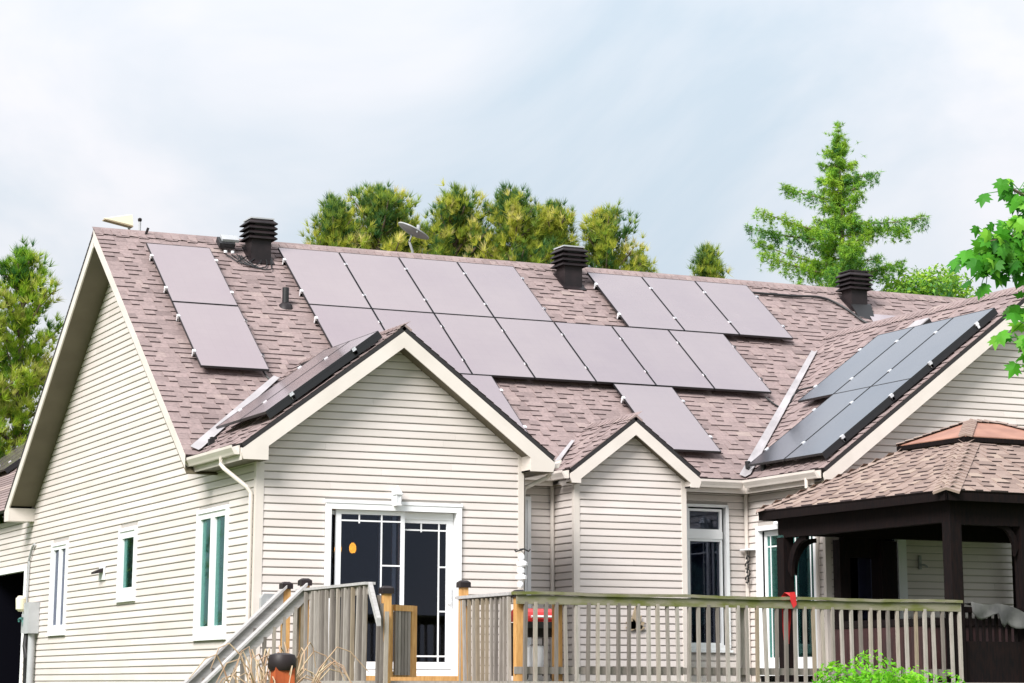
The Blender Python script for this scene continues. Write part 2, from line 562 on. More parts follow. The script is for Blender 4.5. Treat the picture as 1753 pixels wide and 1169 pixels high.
# extension gable wall
HALF = W / 2
EZ = ZE + (HALF + .3236) * T
def ez(x): return EZ - abs(x - HALF) * T
EXT = [(0, ZS), (W, ZS), (W, ez(W) - .07), (HALF, EZ - .07), (0, ez(0) - .07)]
make_wall('wall', 'y', 0.0, EXT, [(0.93, 2.86, 1.3, 3.975)], ZS, 'rear gable wall round the sliding door')
# right side wall of the extension, seen only from other places
MB().box((W - .02, 0.03, ZS), (W, D, 4.6)).build('wall', 'siding', house)
# main rear wall: left and right of the bay
make_wall('wall', 'y', D, [(W, ZS), (B0, ZS), (B0, 4.62), (W, 4.62)], [(4.1, 4.80, 2.2, 4.32)], ZS)
make_wall('wall', 'y', D, [(B1, ZS), (W0, ZS), (W0, 4.62), (B1, 4.62)], [(7.33, 8.06, 2.17, 4.305)], ZS)
# bay
BH = (B1 - B0) / 2
BX = (B0 + B1) / 2
BZ = ZE + (BH + .163) * T
def bz(x): return BZ - abs(x - BX) * T
make_wall('wall', 'y', BY, [(B0, ZS), (B1, ZS), (B1, bz(B1) - .07), (BX, BZ - .07), (B0, bz(B0) - .07)], [], ZS, 'narrow gabled bay wall without windows')
make_wall('wall', 'x', B0, [(BY, ZS), (D, ZS), (D, 4.6), (BY, 4.6)], [], ZS)
MB().box((B1 - .02, BY + .03, ZS), (B1, D, 4.6)).build('wall', 'siding', house)
# wing
WZ = ZE + (WX - WE) * T
def wz(x): return WZ - abs(x - WX) * T
WR = 2 * WX - W0
make_wall('wall', 'x', W0, [(WY, ZS), (D, ZS), (D, 4.55), (WY, 4.55)], [(-0.03, 1.66, 1.3, 3.98)], ZS)
make_wall('wall', 'y', WY, [(W0, ZS), (WR, ZS), (WR, wz(WR) - .07), (WX, WZ - .07), (W0, wz(W0) - .07)], [(8.62, 9.71, 1.9, 3.94)], ZS, 'right gable wall behind the gazebo')
# far walls that close the volume
MB().box((0.05, 12.36, ZS), (GX1 - .5, 12.42, 4.6)).box((GX1 - .5, D, ZS), (GX1 - .44, 12.42, 4.6)).build('wall', 'siding', house)
MB().box((0.02, 0.02, 0), (W - .02, D + .1, ZS - .005)).box((0.02, D + .02, 0), (GX1 - .5, 12.4, ZS - .005)).box((B0 + .02, BY + .02, 0), (B1 - .02, D + .1, ZS - .005)) \
    .box((W0 + .02, WY + .02, 0), (WR - .02, D + .1, ZS - .005)).build('foundation', 'concrete', house)

boards.sort(key=lambda b: -b[0])
rest = {}
for i, (sc, wl, m) in enumerate(boards):
    if i < 300:
        m.build('siding_board', 'siding', wl)
    else:
        rest.setdefault(wl.name, (wl, MB()))[1].add(m.v, m.f, random.random())
for wl, m in rest.values():
    tag(m.build('siding_field', 'siding', wl), kind='stuff')

# corner posts
def corner(x, y, z0, z1, sx, sy, w=.085, t=.024):
    """outside corner post; sx,sy point along the two walls from the corner"""
    m = MB()
    m.box((min(x - .0, x + sx * w), y - t, z0), (max(x, x + sx * w), y, z1))
    m.box((x - t, min(y - t, y - t + sy * w), z0), (x - .0005, max(y - t, y - t + sy * w), z1)) if sy > 0 else None
    return m.build('corner_trim', 'trim', house)
corner(0, 0, ZS, ez(0) - .12, 1, 1)
MB().box((W - .085, -.024, ZS), (W + .012, -.0005, ez(W) - .12)).box((W + .0005, -.024, ZS), (W + .013, .085, ez(W) - .12)).build('corner_trim', 'trim', house)
corner(B0, BY, ZS, bz(B0) - .1, 1, 1, .07)
MB().box((B1 - .07, BY - .024, ZS), (B1 + .012, BY - .0005, bz(B1) - .1)).build('corner_trim', 'trim', house)
corner(W0, WY, ZS, wz(W0) - .1, 1, 1, .07)

# --- roof slabs ----------------------------------------------------
def roof_slab(name, pts, nrm, th=0.05, label=None):
    n = Vector(nrm).normalized()
    o = MB().prism([Vector(p) - n * .004 for p in pts], -n * th).build(name, 'drip', house)
    if label: o['label'] = label
    return o
nS, nN = (0, -SN, CS), (0, SN, CS)
nW, nE = (-SN, 0, CS), (SN, 0, CS)
roof_main = roof_slab('roof', [(-OVM, EY, ZE), (GX1, EY, ZE), (GX1, RY, RZ), (-OVM, RY, RZ)], nS, label='large rear slope carrying most of the solar panels')
roof_back = roof_slab('roof', [(-OVM, RY, RZ), (GX1, RY, RZ), (GX1, FY, ZE), (-OVM, FY, ZE)], nN)
EF = -0.32                     # front of the extension rakes
def yv(z): return EY + (z - ZE) / T
ey = yv(EZ)
roof_ext = roof_slab('roof', [(-.3236, EF, ZE), (HALF, EF, EZ), (HALF, ey, EZ), (-.3236, EY, ZE)], nW)
roof_exr = roof_slab('roof', [(HALF, EF, EZ), (W + .3236, EF, ZE), (W + .3236, EY, ZE), (HALF, ey, EZ)], nE)
BF = BY - .2
by = yv(BZ)
roof_bay = roof_slab('roof', [(B0 - .163, BF, ZE), (BX, BF, BZ), (BX, by, BZ), (B0 - .163, EY, ZE)], nW)
roof_bar = roof_slab('roof', [(BX, BF, BZ), (B1 + .163, BF, ZE), (B1 + .163, EY, ZE), (BX, by, BZ)], nE)
WF = WY - .32
wy = yv(WZ)
WRE = 2 * WX - WE
roof_wing = roof_slab('roof', [(WE, WF, ZE), (WX, WF, WZ), (WX, wy, WZ), (WE, EY, ZE)], nW, label='left slope of the right wing with five panels')
roof_wir = roof_slab('roof', [(WX, WF, WZ), (WRE, WF, ZE), (WRE, EY, ZE), (WX, wy, WZ)], nE)

# --- solar panel layout (also keeps hidden shingles out of the list) ----
PW, PH = 1.035, 1.918
LIFT = 0.115
def main_pt(x, s, h=0.0):
    return Vector((x, EY + s * CS, ZE + s * SN)) + Vector(nS) * h
def west_pt(xe, y, s, h=0.0):
    return Vector((xe + s * CS, y, ZE + s * SN)) + Vector(nW) * h
panels_main = []   # x, s (lower left), label, end clamps
panels_main += [(0.235, 4.20, 'upper solar panel of the pair at the left end of the main roof', True),
                (0.235, 2.255, 'lower solar panel of the pair at the left end of the main roof', True)]
for k in range(4):
    panels_main.append((2.475 + 1.052 * k, 4.425, ['solar panel in the top row just right of the left roof vent',
        'solar panel second from the left vent in the top row',
        'solar panel third from the left vent in the top row, below the dish side',
        'solar panel at the left side of the middle vent gap in the top row'][k], k == 3))
for k in range(7):
    panels_main.append((2.475 + 1.052 * k, 2.487, ['solar panel in the middle row partly hidden by the small panels of the left gable',
        'solar panel in the middle row right behind the peak of the left gable',
        'solar panel in the middle row over the right slope of the left gable',
        'solar panel in the middle row at the left of the long shadowed lower edge',
        'solar panel in the middle row directly below the middle roof vent',
        'solar panel in the middle row above the lone panel by the bay gable',
        'solar panel at the right end of the middle row'][k], k == 6))
for k in range(3):
    panels_main.append((8.06 + 1.052 * k, 4.43, ['solar panel in the top row just right of the middle roof vent',
        'solar panel in the top row halfway between the middle and right vents',
        'solar panel at the right end of the top row with a shadowed lower edge'][k], k == 2))
panels_main.append((6.955, 0.535, 'lone lower solar panel behind the right slope of the small bay gable', True))
panels_main.append((3.845, 0.55, 'lower solar panel mostly hidden behind the right slope of the left gable', True))
panels_ext = [(-0.29, 0.50, 'glaring solar panel at the near edge of the left gable roof'),
              (0.765, 0.50, 'glaring solar panel farther in on the left gable roof')]
panels_wing = [(-0.43, 0.17, 'lower solar panel beside the fascia on the right wing'),
               (0.625, 0.17, 'lower solar panel beside the white valley on the right wing'),
               (-0.43, 2.09, 'upper solar panel beside the fascia on the right wing'),
               (0.625, 2.09, 'middle solar panel of the upper row on the right wing'),
               (1.68, 2.09, 'upper solar panel farthest from the fascia on the right wing')]
rects_main = [(x, x + PW, s, s + PH) for x, s, _, _ in panels_main]

# --- shingles -------------------------------------------------------
EXPO = 0.142
SHW = [0.12, 0.16, 0.21, 0.27]
def shingle_mesh(w, thick, tone):
    m = MB()
    h = 0.022 if thick else 0.005
    e = EXPO + 0.03
    vs = [(0, 0, 0), (w, 0, 0), (w, 0, h), (0, 0, h), (w, e, .003), (0, e, .003), (w, e, 0), (0, e, 0)]
    m.add(vs, [(3, 2, 4, 5), (0, 3, 5, 7), (1, 6, 4, 2)], tone, 0)
    m.add(vs[:4], [(0, 1, 2, 3)], tone, 1)
    return m
SHM = {}
def sh_variant(wi, thick, ti, m1='shingle'):
    k = (wi, thick, ti, m1)
    if k not in SHM:
        SHM[k] = shingle_mesh(SHW[wi], thick, ti / 5)
    return SHM[k]
SHMESH = {}
def shingle_layout(O, U, V, N, u0, u1, vmax, inside, rng, hidden=None, expo=EXPO):
    """list of (matrix-columns, variant, score)"""
    out = []
    O, U, V, N = Vector(O), Vector(U).normalized(), Vector(V).normalized(), Vector(N).normalized()
    rows = int(math.ceil(vmax / expo))
    for r in range(rows):
        v = r * expo
        u = u0
        thick = rng.random() < .5
        while u < u1 - 1e-3:
            wi = rng.randrange(4)
            w = SHW[wi]
            sx = 1.0
            if u + w > u1 - .06:
                sx = (u1 - u) / w
            if inside(u + w * sx / 2, v + expo / 2, w * sx):
                p = O + U * u + V * v + N * .001
                hid = hidden and hidden(u + w * sx / 2, v + expo / 2)
                q = project(p)
                ok = (not hid) and 0 < q[0] < 1753 and 0 < q[1] < 1169
                ti = min(5, max(0, int(rng.gauss(2.7, 0.9))))
                out.append((p, U, V, N, sx, wi, thick, ti, (1e3 / q[2]) * w * sx if ok else 0.0))
            u += w * sx
            thick = not thick if rng.random() < .82 else thick
    return out
def emit_shingles(jobs, limit, m1, m2, name='shingle', field='shingle_field'):
    """jobs: list of (parent, layout). The `limit` that show largest become parts, the rest one field per slope."""
    allp = [(it, par) for par, lay in jobs for it in lay]
    allp.sort(key=lambda a: -a[0][8])
    fields = {}
    for i, (it, par) in enumerate(allp):
        p, U, V, N, sx, wi, thick, ti, sc = it
        mb = sh_variant(wi, thick, ti, m1)
        if i < limit and sc > 0:
            key = (wi, thick, ti, m1)
            if key not in SHMESH:
                SHMESH[key] = mb.mesh(name, m1, m2=m2)
            o = bpy.data.objects.new(name, SHMESH[key])
            COL.objects.link(o)
            o.parent = par
            mw = Matrix((U * sx, V, N)).transposed().to_4x4()
            mw.translation = p - wloc(par)
            o.matrix_local = mw
        else:
            f = fields.setdefault(par.name, (par, MB()))[1]
            vs = [p + U * (a[0] * sx) + V * a[1] + N * a[2] for a in mb.v]
            k = len(f.v)
            f.v.extend(vs)
            f.f.extend([tuple(j + k for j in fc) for fc in mb.f])
            f.t.extend([min(1, max(0, a + random.uniform(-.08, .08))) for a in mb.t])
            f.mi.extend(mb.mi)
    for par, f in fields.values():
        tag(f.build(field, m1, par, m2=m2), kind='stuff')

rng = random.Random(3)
SL = (RY - EY) / CS
def zo_main(x, y): return ZE + (y - EY) * T
def others(x, y):
    z = -9
    if EF < y < ey + .3 and -.33 < x < W + .33: z = max(z, ez(x))
    if BF < y and B0 - .17 < x < B1 + .17 and y < by + .2: z = max(z, bz(x))
    if y < wy + .3 and WE < x < WRE: z = max(z, wz(x))
    return z
def in_main(u, v, w):
    x, y = -OVM + u, EY + v * CS
    return zo_main(x, y) > others(x, y) - .14
def hid_main(u, v):
    x = -OVM + u
    if any(a < x < b and c < v < d for a, b, c, d in rects_main): return True
    y = EY + v * CS
    return zo_main(x, y) < others(x, y) + .1
lay_main = shingle_layout((-OVM, EY, ZE), (1, 0, 0), (0, CS, SN), nS, 0, GX1 + OVM, SL - .03, in_main, rng, hid_main)
def west_layout(xe, y0, run, ytop, hid=None):
    """slope facing left; u runs toward -y so that the lower edge stays in front"""
    V = (CS, 0, SN)
    vmax = run / CS
    # U = -Y keeps U x V = N
    def ins(u, v, w):
        y = ytop - u
        return y < EY + v * CS + w / 2 + .06
    O = (xe, ytop, ZE)
    return shingle_layout(O, (0, -1, 0), V, nW, 0, ytop - y0, vmax - .03, ins, rng, hid)
def hid_w(xe, y0, rects):
    def f(u, v):
        return False
    return f
lay_ext = west_layout(-.3236, EF, HALF + .3236, ey)
lay_bay = west_layout(B0 - .163, BF, BH + .163, by)
wrects = [(y, y + PW, s, s + PH) for y, s, _ in panels_wing]
lay_wing = west_layout(WE, WF, WX - WE, wy, lambda u, v: any(a < wy - u < b and c < v < d for a, b, c, d in wrects))
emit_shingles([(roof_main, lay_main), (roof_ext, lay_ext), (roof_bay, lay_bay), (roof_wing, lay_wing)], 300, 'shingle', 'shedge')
# slopes that face away: plain shingled skins
for rf, O, U, V, N, u1, v1 in [(roof_exr, (W + .3236, EF, ZE), (0, 1, 0), (-CS, 0, SN), nE, EY - EF, (HALF + .3236) / CS),
                               (roof_bar, (B1 + .163, BF, ZE), (0, 1, 0), (-CS, 0, SN), nE, EY - BF, (BH + .163) / CS),
                               (roof_wir, (WRE, WF, ZE), (0, 1, 0), (-CS, 0, SN), nE, EY - WF, (WX - WE) / CS),
                               (roof_back, (GX1, FY, ZE), (-1, 0, 0), (0, -CS, SN), nN, GX1 + OVM, SL)]:
    U, V, N, O = Vector(U), Vector(V), Vector(N), Vector(O)
    m = MB()
    for r in range(int(v1 / EXPO)):
        a = O + V * (r * EXPO) + N * .001
        ex = (r * EXPO * CS if rf is not roof_back else 0)
        l = u1 + ex
        m.add([a + N * .012, a + U * l + N * .012, a + U * l + V * (EXPO + .02) + N * .002, a + V * (EXPO + .02) + N * .002, a, a + U * l],
              [(0, 1, 2, 3), (4, 5, 1, 0)], random.random())
    tag(m.build('shingle_field', 'shingle', rf), kind='stuff')

# ridge caps
def ridge_caps(p0, p1, na, nb, parent, wid=.15, m1='shingle', step=.14):
    p0, p1 = Vector(p0), Vector(p1)
    d = (p1 - p0).normalized()
    up = (Vector(na) + Vector(nb)).normalized()
    da = d.cross(Vector(na)); db = d.cross(Vector(nb))
    if da.z > 0: da = -da
    if db.z > 0: db = -db
    n = int((p1 - p0).length / step)
    m = MB()
    for i in range(n):
        a = p0 + d * (i * step)
        b = a + d * (step + .05)
        h0, h1 = .030, .014
        vs = []
        for q, h in ((a, h0), (b, h1)):
            vs += [q + da.normalized() * wid + Vector(na) * h, q + up * h * 1.15, q + db.normalized() * wid + Vector(nb) * h]
        vs += [a + da.normalized() * wid, a, a + db.normalized() * wid]
        m.add(vs, [(0, 1, 4, 3), (1, 2, 5, 4), (0, 6, 7, 1), (1, 7, 8, 2)], random.uniform(.2, .9))
    return m.build('ridge_cap', m1, parent)
ridge_caps((-OVM, RY, RZ), (GX1, RY, RZ), nS, nN, roof_main)
ridge_caps((HALF, EF, EZ), (HALF, ey, EZ), nW, nE, roof_ext, .12)
ridge_caps((BX, BF, BZ), (BX, by, BZ), nW, nE, roof_bay, .12)
ridge_caps((WX, WF, WZ), (WX, wy, WZ), nW, nE, roof_wing)

# valley flashings (open metal valleys)
def valley(p0, p1, n1, n2, w1, w2, name='valley_flashing'):
    p0, p1 = Vector(p0), Vector(p1)
    d = (p1 - p0).normalized()
    m = MB()
    up = (Vector(n1) + Vector(n2)).normalized()
    c0, c1 = p0 + up * .045, p1 + up * .045
    for n, w in ((n1, w1), (n2, w2)):
        n = Vector(n)
        s = n.cross(d)
        if s.z < 0: s = -s       # the side climbs away from the valley
        m.prism([c0, c1, p1 + s * w * .7 + n * .042, p0 + s * w + n * .042], n * .004)
    return m.build(name, 'flash', roof_main)
def shift(p, q, t): return Vector(p).lerp(Vector(q), t)
va, vb = (-.3236, EY, ZE), (HALF, ey, EZ)
valley(shift(va, vb, 0.03), shift(va, vb, 0.80), nS, nW, .15, .08)
va, vb = (B0 - .163, EY, ZE), (BX, by, BZ)
valley(shift(va, vb, -.02), shift(va, vb, .62), nS, nW, .07, .08)
va, vb = (WE, EY, ZE), (WX, wy, WZ)
valley(shift(va, vb, 0.0), shift(va, vb, .86), nS, nW, .11, .12)
# right valley of the extension, hidden from here
va, vb = (W + .3236, EY, ZE), (HALF, ey, EZ)
valley(shift(va, vb, 0.02), shift(va, vb, .8), nS, nE, .08, .08)

# --- rake fascia, soffit, returns ------------------------------------
def rake_y(x0, x1, xr, yf, zr, fh, ov_w, ret_w, ret_h, wall_y, ret_drop):
    """front-facing gable rakes in the plane y=yf between eave tips x0 and x1 with the ridge at xr"""
    ztip = ZE
    th = .022
    drop = .06 / CS            # below roof surface (slab edge stays black above)
    for sgn, xe in ((-1, x0), (1, x1)):
        def zz(x): return zr - abs(x - xr) * T
        xi = xe - sgn * ret_w
        top = [(xr, zr - drop), (xe, ztip - drop)]
        pts = [(xr, zr - drop), (xr, zr - drop - fh), (xi, zz(xi) - drop - fh), (xi, ztip - ret_drop), (xe + sgn * -.03, ztip - ret_drop), (xe, ztip - drop - .05), (xe, ztip - drop)]
        MB().prism([(x, yf, z) for x, z in pts], (0, th, 0)).build('fascia', 'fascia', house)
        # sloped soffit behind
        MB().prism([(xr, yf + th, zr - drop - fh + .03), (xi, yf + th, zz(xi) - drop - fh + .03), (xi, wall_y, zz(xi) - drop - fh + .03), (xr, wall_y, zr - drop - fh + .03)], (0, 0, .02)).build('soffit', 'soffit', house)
        # closed return box under the eave end
        a, b = sorted((xi, xe - sgn * .02))
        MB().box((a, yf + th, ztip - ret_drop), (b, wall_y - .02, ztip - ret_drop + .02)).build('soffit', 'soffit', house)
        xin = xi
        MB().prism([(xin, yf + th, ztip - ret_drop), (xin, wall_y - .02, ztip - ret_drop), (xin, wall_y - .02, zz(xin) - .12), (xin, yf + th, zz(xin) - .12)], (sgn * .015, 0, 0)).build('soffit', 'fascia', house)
rake_y(-.3236, W + .3236, HALF, EF, EZ, .215, .32, .36, .185, 0, .20)
rake_y(B0 - .163, B1 + .163, BX, BF, BZ, .19, .2, .17, .15, BY, .20)
rake_y(WE, WRE, WX, WF, WZ, .215, .32, .26, .17, WY, .20)
# main gable rakes (plane x=-OVM)
for sgn, ye in ((-1, EY), (1, FY)):
    d0 = .06 / CS
    fh = .20
    pts = [(RY, RZ - d0), (RY, RZ - d0 - fh), (ye - sgn * .0, ZE - d0 - fh + .02), (ye, ZE - d0)]
    if sgn > 0:
        pts = [(RY, RZ - d0), (RY, RZ - d0 - fh), (ye - .35, gz(ye - .35) - d0 - fh), (ye - .35, ZE - .24), (ye - .02, ZE - .24), (ye, ZE - d0)]
    if sgn < 0: pts = [(RY, RZ + .008), (RY, RZ - .19), (ye, ZE - .17), (ye, ZE + .008)]
    MB().prism([(-OVM - (.004 if sgn < 0 else 0), y, z) for y, z in pts], (.022 if sgn > 0 else .003, 0, 0)).build('fascia', 'fascia', house)
    e = ye - (.35 if sgn > 0 else 0)
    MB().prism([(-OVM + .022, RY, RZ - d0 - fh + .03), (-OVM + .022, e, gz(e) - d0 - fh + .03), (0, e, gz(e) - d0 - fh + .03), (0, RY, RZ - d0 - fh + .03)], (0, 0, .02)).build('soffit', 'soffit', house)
MB().prism([(-OVM + .02, FY - .35, ZE - .24), (-OVM + .02, FY - .02, ZE - .24), (-OVM + .02, FY - .02, ZE - .08), (-OVM + .02, FY - .35, gz(FY - .35) - .28)], (OVM + .0, 0, 0)).build('soffit', 'fascia', house)

# --- gutters and downspouts -------------------------------------------
def gutter(p0, p1, out, size=.115):
    """K-profile trough from p0 to p1; `out` points away from the fascia"""
    p0, p1, out = Vector(p0), Vector(p1), Vector(out).normalized()
    Z = Vector((0, 0, 1))
    prof = [(0, 0), (0, -size), (.6 * size, -size), (.72 * size, -.75 * size), (size, -.3 * size), (1.02 * size, 0), (.9 * size, 0), (.9 * size, -.02), (.1 * size, -.85 * size), (.02, 0)]
    a = [p0 + out * x + Z * z for x, z in prof]
    return MB().prism(a, p1 - p0).build('gutter', 'fascia', house)
GZ = ZE - .025
gutter((-.335, -.27, GZ), (-.335, 1.86, GZ), (-1, 0, 0))
gutter((WE - .012, WF + .05, GZ), (WE - .012, EY - .12, GZ), (-1, 0, 0))
gutter((B1 + .17, EY - .012, GZ), (WE - .10, EY - .012, GZ), (0, -1, 0))
gutter((W + .44, EY - .012, GZ), (B0 - .17, EY - .012, GZ), (0, -1, 0))
gutter((B0 - .175, BF + .02, GZ), (B0 - .175, EY - .13, GZ), (-1, 0, 0))
gutter((W + .335, EF + .06, GZ), (W + .335, EY - .12, GZ), (1, 0, 0))
# eave fascia and flat soffits behind the gutters
MB().box((-.325, -.29, ZE - .21), (-.305, 1.75, ZE - .055)).build('fascia', 'fascia', house)
MB().box((-.30, -.01, ZE - .20), (-.022, 1.75, ZE - .185)).build('soffit', 'soffit', house)
MB().box((-.32, 1.75, ZE - .21), (-.022, 1.77, ZE - .03)).build('fascia', 'fascia', house)
MB().box((WE + .0, -.26, ZE - .21), (WE + .02, EY, ZE - .055)).build('fascia', 'fascia', house)
MB().box((WE + .02, -.26, ZE - .20), (W0 - .02, D - .02, ZE - .185)).build('soffit', 'soffit', house)
MB().box((B1 + .17, EY, ZE - .21), (WE + .0, EY + .02, ZE - .055)).build('fascia', 'fascia', house)
MB().box((W + .33, EY, ZE - .21), (B0 - .17, EY + .02, ZE - .055)).build('fascia', 'fascia', house)
MB().box((B1 + .17, EY + .02, ZE - .20), (WE + .02, D - .02, ZE - .185)).build('soffit', 'soffit', house)
MB().box((W + .02, EY + .02, ZE - .20), (B0 - .02, D - .02, ZE - .185)).build('soffit', 'soffit', house)
MB().box((W + .3, -.29, ZE - .21), (W + .32, EY, ZE - .055)).build('fascia', 'fascia', house)
MB().box((W + .02, -.01, ZE - .20), (W + .3, EY, ZE - .185)).build('soffit', 'soffit', house)
def spout(pts, w=.046):
    return MB().tube(pts, w * .62, 8).build('downspout', 'trim', house)
spout([(-.40, .30, GZ - .11), (-.40, .30, GZ - .20), (-.37, .24, GZ - .26), (-.11, .07, GZ - .50), (-.065, .05, GZ - .58), (-.065, .05, ZS)])
spout([(W + .40, EF + .28, GZ - .10), (W + .40, EF + .28, GZ - .17), (W + .37, EF + .36, GZ - .22), (W + .09, .12, GZ - .36), (W + .06, .12, GZ - .42), (W + .06, .12, ZS)])
spout([(WE - .07, WF + .36, GZ - .10), (WE - .07, WF + .36, GZ - .22), (WE + .1, WF + .42, GZ - .3), (W0 - .06, WY + .14, GZ - .4), (W0 - .06, WY + .14, ZS)])
spout([(W0 - .05, D - .06, ZE - .2), (W0 - .05, D - .06, ZS)], .05)
spout([(B0 - .05, D - .06, ZE - .2), (B0 - .05, D - .06, ZS)], .05)

# --- windows and doors ------------------------------------------------
class Frm:
    """local frame on a wall: a along the wall, z up, d outward"""
    def __init__(s, axis, c): s.axis, s.c = axis, c
    def box(s, m, a0, a1, z0, z1, d0, d1, tone=None):
        if s.axis == 'y': m.box((a0, s.c - d1, z0), (a1, s.c - d0, z1), tone)
        else: m.box((s.c - d1, a0, z0), (s.c - d0, a1, z1), tone)
        return m
def ring(F, m, a0, a1, z0, z1, w, d0, d1, wb=None):
    wb = wb or w
    F.box(m, a0, a0 + w, z0, z1, d0, d1)
    F.box(m, a1 - w, a1, z0, z1, d0, d1)
    F.box(m, a0 + w, a1 - w, z1 - w, z1, d0, d1)
    F.box(m, a0 + w, a1 - w, z0, z0 + wb, d0, d1)
    return m
def room(F, a0, a1, z0, z1, depth, name='window_reveal', m='interior'):
    b = MB()
    t = .012
    F.box(b, a0 - t, a1 + t, z0 - t, z1 + t, -depth - t, -depth)
    F.box(b, a0 - t, a0 - .001, z0, z1, -depth, -.03)
    F.box(b, a1 + .001, a1 + t, z0, z1, -depth, -.03)
    F.box(b, a0, a1, z0 - t, z0 - .001, -depth, -.03)
    F.box(b, a0, a1, z1 + .001, z1 + t, -depth, -.03)
    return b
def window(axis, c, a0, a1, z0, z1, lights, glassm, label=None, fw=.055, sill=.07, depth=.35, sash=.05, blind=None):
    F = Frm(axis, c)
    m = MB()
    ring(F, m, a0 + .003, a1 - .003, z0 + .003, z1 - .003, fw, -.06, .045, sill)
    win = m.build('window', 'white', house)
    if label: win['label'] = label
    F.box(MB(), a0 - .03, a1 + .03, z0 - .035, z0 + .001, -.01, .065).build('sill', 'white', win)
    for (b0, b1, y0, y1) in lights:
        s = MB()
        ring(F, s, b0, b1, y0, y1, sash, -.05, .025)
        s.build('sash', 'white', win)
        F.box(MB(), b0 + sash + .001, b1 - sash - .001, y0 + sash + .001, y1 - sash - .001, -.025, -.015).build('pane', glassm, win)
    room(F, a0 + fw, a1 - fw, z0 + sill, z1 - fw, depth).build('reveal', 'interior', win)
    if blind:
        F.box(MB(), blind[0], blind[1], blind[2], blind[3], -.045, -.038).build('curtain', blind[4], win)  # covers curtains, blinds and the teal sheets that imitate reflected trees
    return win
# left wall: two-light casement, small window, pale shuttered window
w = WIN_L[0]
window('x', 0, *w, [(1.16, 1.775, 2.345, 3.935), (1.785, 2.40, 2.345, 3.935)], 'glassteal', 'tall two-light window nearest the rear corner', sash=.075, blind=(1.2, 2.36, 2.40, 3.88, 'tealreflect'))
w = WIN_L[1]
window('x', 0, *w, [(5.56, 6.40, 2.975, 3.915)], 'glassteal', 'small single-light side window', sash=.10, blind=(5.62, 6.34, 3.04, 3.85, 'tealreflect'))
w = WIN_L[2]
window('x', 0, *w, [(9.68, 10.13, 2.55, 3.91), (10.14, 10.62, 2.55, 3.91)], 'glassdoor', 'pale side window with white blind behind the glass', sash=.06,
       blind=(9.70, 10.60, 2.56, 3.90, 'blind'))
# main wall window with transom, and the sliver of the other one
window('y', D, 7.33, 8.06, 2.17, 4.305, [(7.37, 7.955, 2.24, 3.79), (7.37, 7.955, 3.90, 4.235)], 'glassdoor', 'tall white window with a transom right of the bay', fw=.04, sash=.035,
       blind=(7.40, 7.925, 3.93, 4.20, 'tealreflect'))
MB().box((7.41, D + .05, 2.28), (7.92, D + .056, 3.75)).build('curtain', 'navy', house)  # flat navy sheet close behind the lower pane
F = Frm('y', D)
F.box(MB(), 7.371, 7.954, 3.791, 3.899, -.05, .04).build('mullion', 'white', house)
F.box(MB(), 8.005, 8.057, 2.20, 4.27, .046, .06).build('casing', 'white', house)
window('y', D, 4.1, 4.80, 2.2, 4.32, [(4.155, 4.745, 2.27, 4.26)], 'glassdoor', 'white window almost hidden in the recess beside the bay')
# wing window behind the gazebo
window('y', WY, 8.62, 9.71, 1.9, 3.94, [(8.68, 9.62, 1.98, 3.88)], 'glassdoor', 'white framed wing window with purple curtain', fw=.06, sash=.06, blind=(8.95, 9.40, 2.05, 3.81, 'curtain'))
F = Frm('y', WY)
F.box(MB(), 9.572, 9.712, 1.86, 3.955, .046, .07).build('casing', 'white', house)

# sliding glass door of the extension
F = Frm('y', 0)
m = MB()
ring(F, m, .935, 2.855, 1.80, 3.97, .075, -.12, .05, .05)
slider = m.build('sliding_door', 'white', house)
slider['label'] = 'white two-panel sliding glass door with prairie grid'
F.box(MB(), .925, 2.865, 3.972, 4.015, 0, .06).build('head_trim', 'white', slider)
F.box(MB(), .90, 2.89, 1.74, 1.798, -.1, .09).build('sill', 'white', slider)
def door_leaf(a0, a1, z0, z1, d0, st_l, st_r, rt, rb, vm, hm, hs=(), name='door_leaf'):
    s = MB()
    F.box(s, a0, a0 + st_l, z0, z1, d0, d0 + .035)
    F.box(s, a1 - st_r, a1, z0, z1, d0, d0 + .035)
    F.box(s, a0 + st_l, a1 - st_r, z1 - rt, z1, d0, d0 + .035)
    F.box(s, a0 + st_l, a1 - st_r, z0, z0 + rb, d0, d0 + .035)
    s.build(name, 'white', slider)
    F.box(MB(), a0 + st_l + .001, a1 - st_r - .001, z0 + rb + .001, z1 - rt - .001, d0 + .012, d0 + .02).build('pane', 'glassdoor', slider)
    g = MB()
    for v in vm[:1]: F.box(g, v, v + .02, z0 + rb, z1 - rt, d0 + .0215, d0 + .030)
    for hz in hm: F.box(g, a0 + st_l, a1 - st_r, hz, hz + .02, d0 + .0225, d0 + .029)
    for hz in hs: F.box(g, vm[0] + .02, a1 - st_r, hz, hz + .02, d0 + .0225, d0 + .029)
    if len(vm) > 1: F.box(g, vm[1], vm[1] + .02, z1 - rt - .115, z1 - rt, d0 + .0223, d0 + .0285)
    g.build('grille', 'white', slider)
door_leaf(1.012, 1.96, 1.86, 3.88, -.10, .03, .05, .05, .07, [1.72], [], [3.17])
door_leaf(1.095, 2.06, 1.86, 3.892, -.045, .072, .055, .055, .09, [1.725, 1.41], [3.745], [3.172, 2.595])
door_leaf(2.005, 2.775, 1.86, 3.80, -.10, .06, .095, .05, .09, [2.565, 2.31], [3.65, 2.015], [3.172, 2.595])
F.box(MB(), 2.01, 2.775, 3.80, 3.89, -.10, -.05).build('head_panel', 'white', slider)
F.box(MB(), 2.70, 2.725, 2.70, 2.95, -.064, -.02).build('handle', 'white', slider)
b = MB()
F.box(b, .5, 3.3, 1.78, 1.80, -3.4, -.13)
F.box(b, .5, 3.3, 4.15, 4.17, -3.4, -.13)
